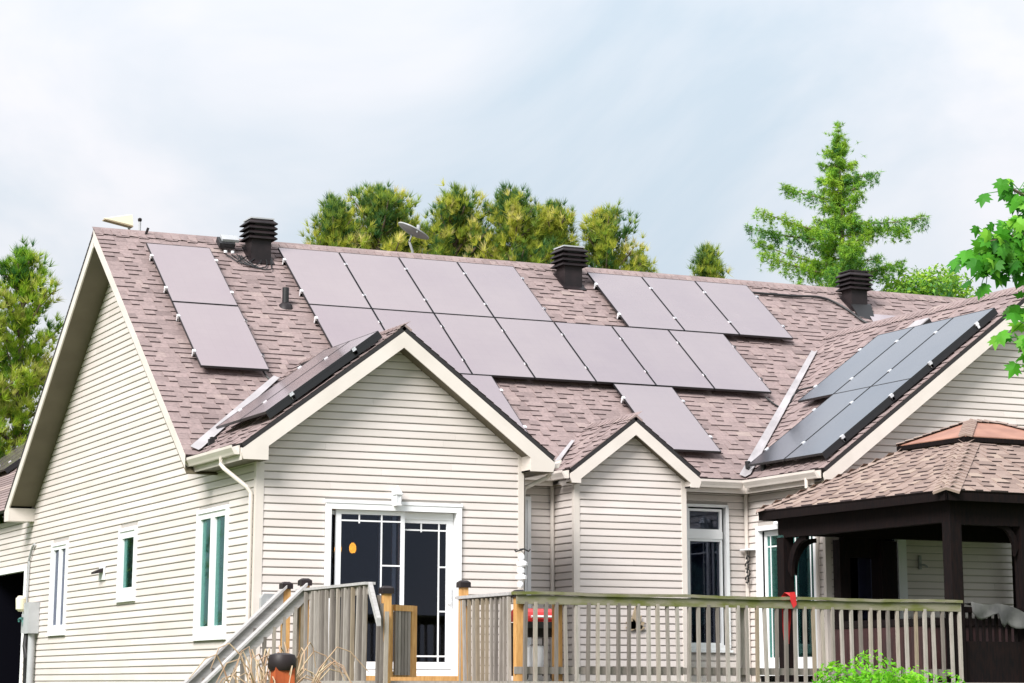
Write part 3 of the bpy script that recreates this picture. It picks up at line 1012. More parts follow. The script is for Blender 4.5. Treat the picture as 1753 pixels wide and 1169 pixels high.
F.box(b, .48, .5, 1.8, 4.15, -3.4, -.13)
F.box(b, 3.3, 3.32, 1.8, 4.15, -3.4, -.13)
F.box(b, .5, 3.3, 1.8, 4.15, -3.42, -3.4)
b.build('room', 'interior', house)
for x, z, y, lab in ((1.46, 3.42, .35, 'amber pendant lamp glowing in the middle of the sliding door'), (1.355, 3.42, .62, 'added amber glow imitating the lamp reflection at the left edge of the sliding door')):
    p = thing('pendant_lamp', lab, 'lamp', (x, y, z), 'amber pendant lamps inside the sliding door')  # left-edge lamp is added to imitate the other lamp's reflection
    MB().lathe((x, y, z), [(.012, .07), (.034, .05), (.047, .01), (.045, -.035), (.03, -.062), (.012, -.068)], 16).build('lamp_shade', 'amber', p, True)
    MB().tube([(x, y, z + .085), (x, y, 4.14)], .006, 6).build('cord', 'blackplastic', p)

# glazed door in the wing's left wall
F = Frm('x', W0)
m = MB()
ring(F, m, -.025, 1.655, 1.80, 3.975, .07, -.10, .05, .05)
wd = m.build('patio_door', 'white', house)
wd['label'] = 'white glazed patio door behind the gazebo post'
for (a0, a1, d0) in ((.05, .80, -.04), (.80, 1.58, -.09)):
    s = MB()
    ring(F, s, a0, a1, 1.86, 3.90, .075, d0, d0 + .035, .2)
    s.build('door_leaf', 'white', wd)
    F.box(MB(), a0 + .076, a1 - .076, 2.061, 3.824, d0 + .012, d0 + .02).build('pane', 'glassteal', wd)
    F.box(MB(), a0 + .08, a1 - .08, 2.065, 3.82, d0 - .03, d0 - .022).build('curtain', 'sheer' if a0 > .5 else 'navy', wd)  # sheer curtain in one leaf, plain navy sheet in the other
    g = MB()
    for v in (a0 + .16, a1 - .18): F.box(g, v, v + .02, 2.06, 3.825, d0 + .0215, d0 + .029)
    for hz in (3.66,): F.box(g, a0 + .075, a1 - .075, hz, hz + .02, d0 + .0225, d0 + .028)
    g.build('grille', 'white', wd)
room(F, .05, 1.58, 1.86, 3.9, 1.2).build('room', 'interior', wd)
# garage opening at the far left
F = Frm('x', 0)
m = MB()
ring(F, m, 12.50, 15.5, 1.2, 3.70, .10, -.06, .035)
gd = m.build('garage_opening', 'white', house)
gd['label'] = 'dark open doorway framed in white at the far left'
room(F, 12.62, 15.4, 1.2, 3.62, 3.0).build('room', 'interior', gd)
# garage roof beyond the front eave
gr = MB().prism([(-.35, FY + .35, ZE), (3.6, FY + .35, ZE + 3.95 * T), (3.6, 27.4, ZE + 3.95 * T), (-.35, 27.4, ZE)], Vector(nW) * -.05).build('roof', 'drip', house)
m = MB()
for r in range(34):
    a = Vector((-.35, FY + .35, ZE)) + Vector((CS, 0, SN)) * (r * EXPO) + Vector(nW) * .001
    U = Vector((0, 1, 0)) * (27.4 - FY - .35)
    N = Vector(nW)
    V = Vector((CS, 0, SN)) * (EXPO + .02)
    m.add([a + N * .014, a + U + N * .014, a + U + V + N * .002, a + V + N * .002, a, a + U], [(0, 1, 2, 3), (4, 5, 1, 0)], random.random())
tag(m.build('shingle_field', 'shingle', gr), kind='stuff')
MB().prism([(3.6, FY + .3, ZE + 3.95 * T), (7.6, FY + .3, ZE - .05), (7.6, 27.4, ZE - .05), (3.6, 27.4, ZE + 3.95 * T)], Vector(nE) * -.05).build('roof', 'shingle', house)
MB().box((7.2, FY - .3, 0), (7.25, 27, ZE)).box((0.05, 26.95, 0), (7.2, 27, ZE)).build('wall', 'siding', house)
MB().box((.02, 12.44, 0), (.05, 27, 1.195)).build('foundation', 'concrete', house)

# ------------------------------------------------------------------ solar panels
def clamp_mb(x, y):
    return MB().box((x - .022, y - .03, .0), (x + .022, y + .03, .046)).box((x - .018, y - .02, -.05), (x + .018, y + .02, 0))
def make_panel():
    t = thing('solar_panel', '-', 'solar panel')
    f = MB()
    w, h, th, b = PW, PH, .036, .007
    f.box((0, 0, 0), (b, h, th)).box((w - b, 0, 0), (w, h, th)).box((b, 0, 0), (w - b, b, th)).box((b, h - b, 0), (w - b, h, th))
    f.build('frame', 'panelframe', t)
    MB().box((b, b, .004), (w - b, h - b, th - .003)).build('glass', 'solar', t)
    r = MB()
    for y in (.42, 1.48):
        r.box((-.02, y - .02, -.06), (w + .012, y + .02, -.002))
        for x in (.15, .85): r.box((x - .03, y - .03, -LIFT + .004), (x + .03, y + .03, -.06))
    r.build('mounting_rail', 'panelframe', t)
    for y in (.42, 1.48):
        clamp_mb(-.006, y).build('mounting_clamp', 'alu', t)
    return t
panel0 = make_panel()
used = [False]
def place_panel(o, U, V, N, label, group, end=False, gap_shade=None, dim_sky=False):
    if not used[0]:
        t = panel0; used[0] = True
    else:
        t = copy_tree(panel0)
    mw = Matrix((Vector(U), Vector(V), Vector(N))).transposed().to_4x4()
    mw.translation = Vector(o) + Vector(N) * LIFT
    t.matrix_world = mw
    tag(t, label, None, group)
    if dim_sky:
        for ch in t.children:
            if ch.name.startswith('glass'): ch.data = DIM_SKY_GLASS
    if end:
        for y in (.42, 1.48):
            c = bpy.data.objects.new('mounting_clamp', END_CLAMP[y])
            COL.objects.link(c); c.parent = t
    if gap_shade:
        c = bpy.data.objects.new('gap_shade', GAP_SHADE[gap_shade])
        COL.objects.link(c); c.parent = t
    return t
DIM_SKY_GLASS = MB().box((.007, .007, .004), (PW - .007, PH - .007, .033)).mesh('glass', 'solar_dim_sky')
END_CLAMP = {y: clamp_mb(PW + .006, y).mesh('mounting_clamp', 'alu') for y in (.42, 1.48)}
GAP_SHADE = {'side': MB().box((PW - .012, .0, -.075), (PW - .002, PH, -.001)).mesh('gap_shade', 'panelframe'),  # black plate imitating the shade in the gap under the panel
         'bottom': MB().box((0, .004, -.08), (PW, .014, -.001)).mesh('gap_shade', 'panelframe')}
VM = Vector((0, CS, SN))
for x, s, lab, end in panels_main:
    place_panel(main_pt(x, s), (1, 0, 0), VM, nS, lab, 'solar panels on the main roof', end)
VW = Vector((CS, 0, SN))
for i, (y, s, lab) in enumerate([(a, b, c) for a, b, c in panels_ext]):
    place_panel(west_pt(-.3236, y + PW, s), (0, -1, 0), VW, nW, lab, 'solar panels on the left gable roof', i == 0, 'side' if i == 0 else None)
for i, (y, s, lab) in enumerate(panels_wing):
    place_panel(west_pt(WE, y + PW, s), (0, -1, 0), VW, nW, lab, 'solar panels on the right wing', i in (0, 2), 'side' if i in (0, 2) else None, True)
# the panel on the garage slope at the very left
for k in range(5):
    place_panel(west_pt(-.35, 20.3 + 1.045 * k + PW, 2.1), (0, -1, 0), VW, nW,
                ['nearest', 'second', 'third', 'fourth', 'farthest'][k] + ' solar panel of the row on the garage roof at the far left edge',
                'solar panels on the garage roof', k == 0, 'side' if k == 0 else None)

# ------------------------------------------------------------------ things on the roof
def roof_vent(x, y, label, boot=False):
    z = zo_main(x, y)
    t = thing('roof_vent', label, 'roof vent', (x, y, z), 'louvred roof vents along the ridge')
    n = .165
    m = MB().box((x - n, y - n, z - .22), (x + n, y + n, z + .30))
    m.build('neck', 'blackmetal', t)
    b = MB()
    lo, hi = -.23, .21
    b.prism([Vector((x - .21, y + lo, zo_main(x, y + lo))), Vector((x + .21, y + lo, zo_main(x, y + lo))), Vector((x + .21, y + hi, zo_main(x, y + hi))), Vector((x - .21, y + hi, zo_main(x, y + hi)))], Vector(nS) * .028)
    b.build('flashing', 'blackmetal', t)
    h = .245
    for k in range(4):
        z0 = z + .275 + k * .082
        l = MB()
        a, c = h, h - .07
        vs = [(x - a, y - a, z0), (x + a, y - a, z0), (x + a, y + a, z0), (x - a, y + a, z0), (x - c, y - c, z0 + .062), (x + c, y - c, z0 + .062), (x + c, y + c, z0 + .062), (x - c, y + c, z0 + .062),
              (x - a, y - a, z0 - .016), (x + a, y - a, z0 - .016), (x + a, y + a, z0 - .016), (x - a, y + a, z0 - .016)]
        l.add(vs, [(0, 1, 5, 4), (1, 2, 6, 5), (2, 3, 7, 6), (3, 0, 4, 7), (4, 5, 6, 7), (8, 9, 1, 0), (9, 10, 2, 1), (10, 11, 3, 2), (11, 8, 0, 3)])
        l.build('louvre', 'blackmetal', t)
    z0 = z + .275 + 4 * .082 - .018
    MB().prism([(x - .20, y - .20, z0), (x + .20, y - .20, z0), (x + .20, y + .20, z0), (x - .20, y + .20, z0)], (0, 0, .022)).build('cap', 'grey' if not boot else 'blackmetal', t)
    MB().box((x - .12, y - .19, z + .27), (x + .12, y + .19, z + .60)).build('screen', 'blackplastic', t)
    if boot:
        MB().prism([(x - .19, y - .20, zo_main(x, y - .2) + .12), (x - .19, y - .42, zo_main(x, y - .42) + .02), (x + .12, y - .46, zo_main(x, y - .46) + .02), (x + .22, y - .20, zo_main(x, y - .2) + .14)], (0, .05, .02)).build('boot', 'blackplastic', t)
roof_vent(2.14, 6.66, 'black louvred roof vent between the left panel pair and the top row')
roof_vent(7.70, 6.62, 'dark louvred roof vent in the gap of the top panel row')
roof_vent(13.42, 6.62, 'dark louvred roof vent in front of the feathery tree', True)
# plumbing pipe
px_, py_ = 2.16, 5.31
t = thing('vent_pipe', 'short dark plumbing vent pipe on the shingles below the left roof vent', 'vent pipe', (px_, py_, zo_main(px_, py_)))
MB().tube([(px_, py_, zo_main(px_, py_) - .05), (px_, py_, zo_main(px_, py_) + .30)], .052, 14).build('pipe', 'blackplastic', t, True)
MB().lathe((px_, py_, zo_main(px_, py_)), [(.13, -.06), (.10, .03), (.06, .06)], 14).build('collar', 'blackmetal', t, True)
def onroof(x, y, h=.03): return Vector((x, y, zo_main(x, y))) + Vector(nS) * h
# junction box and cable loops by the left vent
t = thing('junction_box', 'black and grey wiring box under loose cables beside the left roof vent', 'junction box', onroof(1.62, 6.72, 0))
o = onroof(1.62, 6.76, .02)
MB().obox(o + Vector((-.14, -.10, 0)), (.26, 0, 0), Vector((0, .22 * CS, .22 * SN)), Vector(nS) * .09).build('case', 'blackplastic', t)
o2 = onroof(1.66, 6.80, .115)
MB().obox(o2 + Vector((-.13, -.08, 0)), (.28, 0, 0), Vector((0, .16 * CS, .16 * SN)), Vector(nS) * .05).build('cover', 'grey', t)
for dx in (-.06, .06):
    MB().lathe(onroof(1.62 + dx, 6.60, .08), [(.028, -.02), (.03, .02)], 10).build('plug', 'alu', t)
for k in range(5):
    rr = random.Random(k)
    a, b = 1.55 + .08 * k, 1.9 + .12 * k
    pts = []
    for i in range(13):
        f = i / 12
        pts.append(onroof(a + (b - a) * f + .05 * math.sin(f * 7 + k), 6.60 - .34 * math.sin(math.pi * f) * (.6 + .12 * k), .03 + .02 * rr.random()))
    MB().tube(pts, .011, 5).build('cable', 'blackplastic', t, True)
def cable(label, pts, r, cat='cable', name='roof_cable', m='blackplastic'):
    P_ = [Vector(p) for p in pts]
    out = []
    for i in range(len(P_) - 1):
        p0, p1, p2, p3 = P_[max(i - 1, 0)], P_[i], P_[i + 1], P_[min(i + 2, len(P_) - 1)]
        for k in range(6):
            u = k / 6
            out.append(.5 * ((2 * p1) + (p2 - p0) * u + (2 * p0 - 5 * p1 + 4 * p2 - p3) * u * u + (3 * p1 - p0 - 3 * p2 + p3) * u ** 3))
    out.append(P_[-1])
    o = MB().tube(out, r, 6).build(name, m, None, True, loc=out[0])
    return tag(o, label, cat)
cable('black conduit curving from the top panel row to the right roof vent', [onroof(11.30, 6.68, .05), onroof(12.1, 6.68, .05), onroof(12.75, 6.70, .05), onroof(13.05, 6.45, .05), onroof(13.2, 6.05, .05), onroof(13.32, 5.92, .06)], .022, 'conduit', 'roof_conduit')
cable('thin black cable from the left panel pair to the left gable panels', [onroof(1.22, 3.55, .06), onroof(1.28, 3.40, .03), onroof(1.42, 3.36, .03), onroof(1.62, 3.50, .03), Vector((1.72, 3.2, 6.22)), Vector((1.45, 1.75, 6.10))], .014)
cable('thin black cable crossing the white valley to the right wing panels', [onroof(9.72, 3.62, .07), onroof(9.85, 3.46, .03), onroof(10.0, 3.42, .04), Vector((10.22, 3.45, 6.28)), Vector((10.2, 2.9, 6.30))], .016)
# smooth pale sheet right of the last vent
m = MB()
pts = [onroof(13.50, 6.32, .03), onroof(14.45, 6.32, .03), onroof(14.2, 5.75, .03), onroof(13.35, 5.75, .03)]
m.prism(pts, Vector(nS) * .006)
tag(m.build('metal_sheet', 'sheet', None, loc=pts[3]), 'smooth pale flashing sheet on the roof right of the last vent', 'flashing')
# low square vent at the top of the wing panels
o = Vector((11.33, 1.95, ZE + (11.33 - WE) * T))
t = thing('box_vent', 'low pale box vent above the upper panels of the right wing', 'roof vent', o)
MB().obox(o + Vector(nW) * .005, VW * .36, Vector((0, -.42, 0)), Vector(nW) * .03).build('base', 'flash', t)
MB().prism([o + VW * .02 + Vector((0, -.02, 0)) + Vector(nW) * .035, o + VW * .34 + Vector((0, -.02, 0)) + Vector(nW) * .035, o + VW * .34 + Vector((0, -.40, 0)) + Vector(nW) * .035, o + VW * .02 + Vector((0, -.40, 0)) + Vector(nW) * .035], Vector(nW) * .11).build('hood', 'flash', t)
MB().obox(o + VW * .03 + Vector((0, -.405, 0)) + Vector(nW) * .03, VW * .30, Vector((0, -.004, 0)), Vector(nW) * .10).build('screen', 'blackplastic', t)
# black plugs at the valley feet (parts of the house)
for p in ((8.33, 1.80, 4.93), (8.36, 1.40, 4.86)):
    MB().lathe(p, [(.035, -.08), (.045, .02), (.03, .03)], 10).build('drain_plug', 'blackplastic', house, True)
m = MB().box((-.16, 1.60, 4.80), (-.08, 1.66, 4.90)).box((-.13, 1.60, 4.90), (-.05, 1.68, 4.93)).box((-.09, 1.58, 4.76), (.0, 1.62, 4.80))
m.build('gutter_clip', 'blackplastic', house)

# satellite dishes behind the ridge
def back_z(y): return RZ - (y - RY) * T
t = thing('satellite_dish', 'grey satellite dish tilted up behind the ridge among the pines', 'satellite dish', (5.45, 8.2, back_z(8.2)))
n = Vector((.42, -.10, .9)).normalized()
ax = n.cross(Vector((0, 1, 0))).normalized()
ay = n.cross(ax)
c = Vector((5.44, 8.2, 9.30))
vs, fs = [], []
NR, NA = 5, 24
for side in (0, 1):
    for i in range(NR + 1):
        r = i / NR
        for k in range(NA):
            w = 2 * math.pi * k / NA
            vs.append(c + ax * (.30 * r * math.cos(w)) + ay * (.26 * r * math.sin(w)) + n * (.07 * r * r - side * .02))
for side in (0, 1):
    b0 = side * (NR + 1) * NA
    for i in range(NR):
        for k in range(NA):
            fs.append((b0 + i * NA + k, b0 + i * NA + (k + 1) % NA, b0 + (i + 1) * NA + (k + 1) % NA, b0 + (i + 1) * NA + k))
for k in range(NA):
    fs.append((NR * NA + k, NR * NA + (k + 1) % NA, 2 * NR * NA + NA + (k + 1) % NA, 2 * NR * NA + NA + k))
MB().add(vs, fs).build('reflector', 'dish', t, True)
MB().tube([c - n * .02, c - n * .10 + Vector((0, 0, -.06)), (5.46, 8.22, 9.0), (5.47, 8.24, back_z(8.24) - .05)], .022, 8).build('mast', 'dish', t, True)
MB().tube([c + ay * .24, c + ay * .2 + n * .10], .012, 6).build('arm', 'dish', t)
MB().lathe(c + ay * .2 + n * .10, [(.02, -.04), (.035, 0), (.03, .05)], 10).build('receiver', 'grey', t, True)
t = thing('ridge_antenna', 'pale cream wedge antenna on the ridge above the left gable', 'antenna', (.25, 8.2, back_z(8.2)))
MB().prism([(-.02, 8.10, 9.10), (.44, 8.10, 9.20), (.46, 8.10, 9.02)], (0, .16, .03)).build('housing', 'cream', t)
MB().prism([(-.02, 8.094, 9.096), (.46, 8.094, 9.015), (.46, 8.094, 8.995), (-.02, 8.094, 9.08)], (0, .165, 0)).build('rim', 'tan', t)
MB().tube([(.40, 8.2, 9.04), (.46, 8.22, 8.85), (.46, 8.24, back_z(8.24) - .05)], .02, 8).build('mast', 'grey', t)
t = thing('ridge_pipe', 'dark slender post standing just right of the cream antenna', 'post', (.54, 8.0, back_z(8.0)))
MB().tube([(.54, 8.0, back_z(8.0) - .05), (.54, 8.0, 9.08)], .022, 8).build('pole', 'grey', t)
MB().lathe((.54, 8.0, 9.09), [(.022, -.02), (.034, 0), (.034, .03), (.015, .045)], 10).build('head', 'blackmetal', t, True)
tag(MB().tube([(.37, 7.0, RZ + .0), (.40, 6.98, RZ + .10)], .022, 8).build('ridge_stub', 'blackmetal', None, loc=(.37, 7.0, RZ)), 'tiny dark stub pipe on the ridge above the left panel pair', 'pipe')

# ------------------------------------------------------------------ deck
DZ = 1.70
deck = thing('deck', 'raised wooden deck across the back of the house', 'deck', (4, -2.2, 0))
y = -4.52
while y < -.05:
    MB().box((-.22, y, DZ - .03), (12.2, y + .138, DZ), random.random()).build('deck_board', 'weather', deck)
    y += .144
m = MB().box((-.25, -4.56, DZ - .26), (12.2, -4.525, DZ - .002), .6).box((-.255, -4.52, DZ - .26), (-.222, -.1, DZ - .002), .6)
m.build('rim_joist', 'weather', deck)
for x in (-.1, 2.0, 4.1, 6.2, 8.3, 10.4, 12.0):
    MB().box((x - .07, -4.45, 0), (x + .07, -4.31, DZ - .03), .5).build('support_post', 'weather', deck)
MB().box((.9, -.36, DZ + .002), (2.9, -.03, DZ + .07), .7).build('door_step', 'neww', deck)
def flight(dirx, diry, x0, y0, w, n, nm='stair_tread'):
    for k in range(n):
        zt = DZ - .18 * (k + 1)
        if dirx: MB().box((x0 - .27 * (k + 1), y0, zt - .04), (x0 - .27 * k, y0 + w, zt), .6).build(nm, 'weather', deck)
        else: MB().box((x0, y0 - .27 * (k + 1), zt - .04), (x0 + w, y0 - .27 * k, zt), .6).build(nm, 'weather', deck)
flight(1, 0, -.26, -2.46, .70, 8)
flight(0, 1, .10, -4.57, 1.4, 8)
for y in (-2.49, -1.76):
    MB().prism([(-.26, y, DZ - .03), (-2.5, y, .05), (-2.5, y, -.0), (-2.2, y, -.0), (-.26, y, DZ - .32)], (0, .035, 0), .5).build('stringer', 'weather', deck)

BAL = [MB().box((-.0185, -.0185, 0), (.0185, .0185, 1.0), tn) for tn in (.15, .4, .6, .8, 1.0)]
BALM = [b.mesh('baluster', 'weather') for b in BAL]
def baluster(par, x, y, z0, z1, rz=0.0):
    o = bpy.data.objects.new('baluster', random.choice(BALM))
    COL.objects.link(o)
    o.parent = par
    o.location = Vector((x, y, z0)) - wloc(par)
    o.scale = (random.uniform(.9, 1.1), 1, z1 - z0)
    o.rotation_euler = (random.gauss(0, .006), random.gauss(0, .010), rz + random.gauss(0, .05))
    return o
def post_cap(par, x, y, z, w=.075):
    m = MB()
    m.box((x - w, y - w, z), (x + w, y + w, z + .055))
    m.prism([(x - w, y - w, z + .055), (x + w, y - w, z + .055), (x + w, y + w, z + .055), (x - w, y + w, z + .055)], (0, 0, .004))
    vs = [(x - w, y - w, z + .06), (x + w, y - w, z + .06), (x + w, y + w, z + .06), (x - w, y + w, z + .06), (x - w * .5, y - w * .5, z + .085), (x + w * .5, y - w * .5, z + .085), (x + w * .5, y + w * .5, z + .085), (x - w * .5, y + w * .5, z + .085)]
    m.add(vs, [(0, 1, 5, 4), (1, 2, 6, 5), (2, 3, 7, 6), (3, 0, 4, 7), (4, 5, 6, 7)])
    return m.build('post_cap', 'blackmetal', par)
def post(par, x, y, z0, z1, m='neww', w=.045, cap=True):
    p = MB().box((x - w, y - w, z0), (x + w, y + w, z1), .6).build('post', m, par)
    if cap: post_cap(p, x, y, z1, w + .022)
    return p
# long front railing
rl = thing('deck_railing', 'long grey green mossy railing with square balusters along the deck front', 'railing', (4.6, -4.5, DZ), 'railings of the deck')
bmoss = MB()
NS = 40
for i in range(NS):                 # slightly warped cap board
    pass
x0, x1 = 1.58, 7.64
prof = []
rr = random.Random(5)
vs, fs = [], []
for i in range(NS + 1):
    x = x0 + (x1 - x0) * i / NS
    dz = .006 * math.sin(i * .55) + rr.uniform(-.003, .003)
    for (yy, zz) in ((-4.575, 2.655), (-4.575, 2.69), (-4.425, 2.695), (-4.425, 2.66)):
        vs.append((x, yy, zz + dz))
for i in range(NS):
    for k in range(4):
        fs.append((i * 4 + k, i * 4 + (k + 1) % 4, i * 4 + 4 + (k + 1) % 4, i * 4 + 4 + k))
fs += [(0, 1, 2, 3), (NS * 4, NS * 4 + 1, NS * 4 + 2, NS * 4 + 3)]
MB().add(vs, fs).build('top_rail', 'moss', rl)
MB().box((1.60, -4.548, 2.555), (7.62, -4.512, 2.653)).build('rail_board', 'moss', rl)
MB().box((1.60, -4.49, 1.78), (7.62, -4.455, 1.86), .4).build('bottom_rail', 'weather', rl)
x = 1.70
while x < 7.6:
    baluster(rl, x, -4.53 if x < 7.5 else -4.50, 1.55, 2.58)
    x += .1315
MB().box((7.59, -4.545, 1.5), (7.63, -4.455, 2.65), .7).build('end_board', 'weather', rl)
post(rl, 1.665, -4.44, 1.6, 2.63)
post(rl, 2.17, -4.40, 1.6, 2.56, cap=False)
post(rl, 4.6, -4.40, 1.6, 2.56, 'weather', cap=False)
# short return on the right of the gate opening
rl = thing('deck_railing', 'grey picket railing running back from the gate opening toward the sliding door', 'railing', (1.6, -3.7, DZ), 'railings of the deck')
MB().box((1.55, -4.42, 2.655), (1.68, -2.86, 2.69), .75).build('top_rail', 'railgrey', rl)
MB().box((1.60, -4.40, 2.575), (1.635, -2.90, 2.652), .5).build('rail_board', 'weather', rl)
y = -4.38
while y < -2.9:
    baluster(rl, 1.58, y, 1.55, 2.64)
    y += .125
post(rl, 1.615, -2.98, 1.6, 2.79)
# left picket panel
rl = thing('deck_railing', 'tall grey picket panel left of the gate at the deck end', 'railing', (-.18, -3.4, DZ), 'railings of the deck')
MB().box((-.24, -4.52, 2.735), (-.11, -2.25, 2.765), .75).build('top_rail', 'railgrey', rl)
MB().box((-.195, -4.50, 2.63), (-.16, -2.28, 2.733), .5).build('rail_board', 'weather', rl)
y = -4.46
while y < -2.3:
    baluster(rl, -.215, y, 1.5, 2.72)
    if random.random() < .35: baluster(rl, -.14, y + .06, 1.5, 2.70)
    y += .118
MB().prism([(-.20, -4.525, 2.765), (-.20, -4.525, 2.66), (-.20, -4.80, 2.28), (-.20, -4.80, 2.37)], (.05, 0, 0)).build('slanted_end', 'railgrey', rl)
post(rl, -.178, -2.40, 1.6, 2.80)
for k in range(3): baluster(rl, -.10 + .02 * k, -4.58 - .07 * k, 1.5, 2.62 - .09 * k)
# gate post and open gate
gp = thing('gate_post', 'orange stained newel post with black cap at the open gate', 'post', (-.02, -4.62, DZ))
post(gp, -.02, -4.62, 1.5, 2.635, w=.045)
gt = thing('deck_gate', 'small open gate of grey pickets in an orange wooden frame', 'gate', (.035, -4.56, DZ))
A = Vector((.035, -4.56, 0)); dv = Vector((math.cos(R(33)), math.sin(R(33)), 0)); nv = Vector((-dv.y, dv.x, 0))
GW = .52
def gate_box(a0, a1, z0, z1, d0, d1, tn=None):
    return MB().obox(A + dv * a0 + nv * d0 + Vector((0, 0, z0)), dv * (a1 - a0), nv * (d1 - d0), (0, 0, z1 - z0), tn)
gate_box(0, .06, 1.74, 2.52, -.02, .02).build('stile', 'neww', gt)
gate_box(GW - .10, GW, 1.74, 2.52, -.02, .02).build('stile', 'neww', gt)
gate_box(.06, GW - .10, 2.455, 2.52, -.05, .02).build('rail', 'neww', gt)
gate_box(.06, GW - .10, 1.74, 1.80, -.02, .02).build('rail', 'neww', gt)
for k in range(5):
    a = .068 + k * .062
    gate_box(a, a + .045, 1.76, 2.47, -.045, -.022, random.random()).build('picket', 'weather', gt)
# stair handrails that run down to the left
for y, yp, lab, pz in ((-2.47, None, 'near grey stair handrail sloping down to the left below the deck', None), (-1.74, -1.74, 'far grey stair handrail with an orange post behind it', 2.785)):
    sr = thing('stair_handrail', lab, 'handrail', (-1.0, y, .8), 'handrails of the side stairs')
    sl_ = .935
    p0, p1 = Vector((-.19, y, 2.79)), Vector((-2.55, y, 2.79 - 2.36 * sl_))
    off = Vector((0, 0, -.165))
    MB().prism([p0 + Vector((0, -.02, 0)), p1 + Vector((0, -.02, 0)), p1 + off + Vector((0, -.02, 0)), p0 + off + Vector((0, -.02, 0))], (0, .04, 0)).build('rail_board', 'railgrey', sr)
    MB().prism([p0 + Vector((0, -.065, .002)), p1 + Vector((0, -.065, .002)), p1 + Vector((0, .065, .002)), p0 + Vector((0, .065, .002))], (0, 0, .036)).build('top_rail', 'railgrey', sr)
    x = -.32
    while x > -2.4:
        zt = 2.79 - (-.19 - x) * sl_ - .12
        baluster(sr, x, y - .005, zt - .85, zt)
        x -= .125
    if yp: post(sr, -.175, yp + .02, 1.5, pz)
    post(sr, -2.5, y + .0, 0.0, .75, 'weather', cap=False)

# ------------------------------------------------------------------ things on and by the deck
# red kettle style cart grill
gx, gy = 2.135, -3.85
t = thing('barbecue_grill', 'red lidded barbecue grill on a black cart behind the railing', 'grill', (gx, gy, DZ))
pr = []
for k in range(9):
    w = math.pi * k / 8
    pr.append((gx - .235, gy + .20 * math.cos(w), 2.375 + .155 * math.sin(w) * (1 if k else 1)))
MB().prism(pr, (.47, 0, 0)).build('lid', 'red', t)
MB().tube([(gx - .14, gy - .225, 2.43), (gx + .14, gy - .225, 2.43)], .014, 8).build('handle', 'alu', t)
MB().prism([(gx - .23, gy - .20, 2.365), (gx + .23, gy - .20, 2.365), (gx + .20, gy - .16, 2.20), (gx - .20, gy - .16, 2.20)], (0, .38, 0)).build('firebox', 'blackmetal', t)
MB().box((gx - .25, gy - .22, 2.30), (gx + .25, gy - .20, 2.37)).build('control_panel', 'blackplastic', t)
for sx in (-.2, .2):
    for sy in (-.15, .15):
        MB().box((gx + sx - .018, gy + sy - .018, DZ + .06), (gx + sx + .018, gy + sy + .018, 2.21)).build('leg', 'blackmetal', t)
MB().box((gx - .22, gy - .17, DZ + .12), (gx + .22, gy + .17, DZ + .14)).build('shelf', 'blackmetal', t)
for sx in (-.2, .2):
    MB().lathe((gx + sx, gy - .15, DZ + .055), [(.054, -.02), (.054, .02)], 14, axis='y').build('wheel', 'blackplastic', t)
MB().lathe((gx + .02, gy, DZ + .142), [(.10, 0), (.115, .2), (.09, .26), (.04, .28)], 14).build('gas_bottle', 'white', t, True)
# tan star shaped ornament on the bay wall
t = thing('wall_ornament', 'tan leaf shaped ornament fixed to the bay wall', 'ornament', (6.11, BY - .03, 2.42))
for ang, ln, wd_ in ((90, .31, .055), (152, .17, .06), (28, .17, .06), (180, .16, .045), (0, .16, .045), (122, .2, .045), (60, .2, .045)):
    a = R(ang)
    d = Vector((math.cos(a), 0, math.sin(a))); n = Vector((-d.z, 0, d.x))
    o = Vector((6.11, BY - .045, 2.46))
    MB().prism([o - n * wd_ * .4, o + d * ln * .45 - n * wd_, o + d * ln, o + d * ln * .45 + n * wd_, o + n * wd_ * .4], (0, -.015, 0)).build('blade', 'tan', t)
# dark speaker like box low on the wall corner
t = thing('outdoor_speaker', 'small dark grey box with pale round front low on the left wall corner', 'speaker', (.17, -.08, 2.55))
MB().prism([(.06, -.10, 2.56), (.28, -.10, 2.56), (.28, -.10, 2.79), (.10, -.10, 2.79), (.06, -.10, 2.73)], (0, .09, 0)).build('case', 'dish', t)
MB().lathe((.17, -.108, 2.68), [(.045, -.006), (.045, .006)], 16, axis='y').build('cone', 'grey', t)
MB().box((.12, -.012, 2.62), (.22, 0.0, 2.72)).build('bracket', 'blackmetal', t)
# white hanging ornament with black hooks on the corner
t = thing('hanging_ornament', 'white twisted hanging ornament on black hooks at the right corner of the left gable', 'ornament', (3.67, -.05, 3.42))
MB().tube([(3.72, -.02, 3.44), (3.72, -.14, 3.44), (3.66, -.15, 3.42), (3.60, -.15, 3.40), (3.58, -.15, 3.43)], .011, 6).build('hook', 'blackplastic', t, True)
MB().tube([(3.72, -.14, 3.44), (3.79, -.15, 3.41), (3.81, -.15, 3.44)], .012, 6).build('hook', 'blackplastic', t, True)
for i, (zz, r, dx) in enumerate(((3.33, .045, .0), (3.24, .075, .012), (3.15, .055, -.005), (3.06, .075, .0), (2.97, .04, -.01))):
    MB().lathe((3.68 + dx, -.15, zz), [(.015, -.05), (r, -.02), (r, .02), (.015, .055)], 14).build('lobe', 'white', t, True)
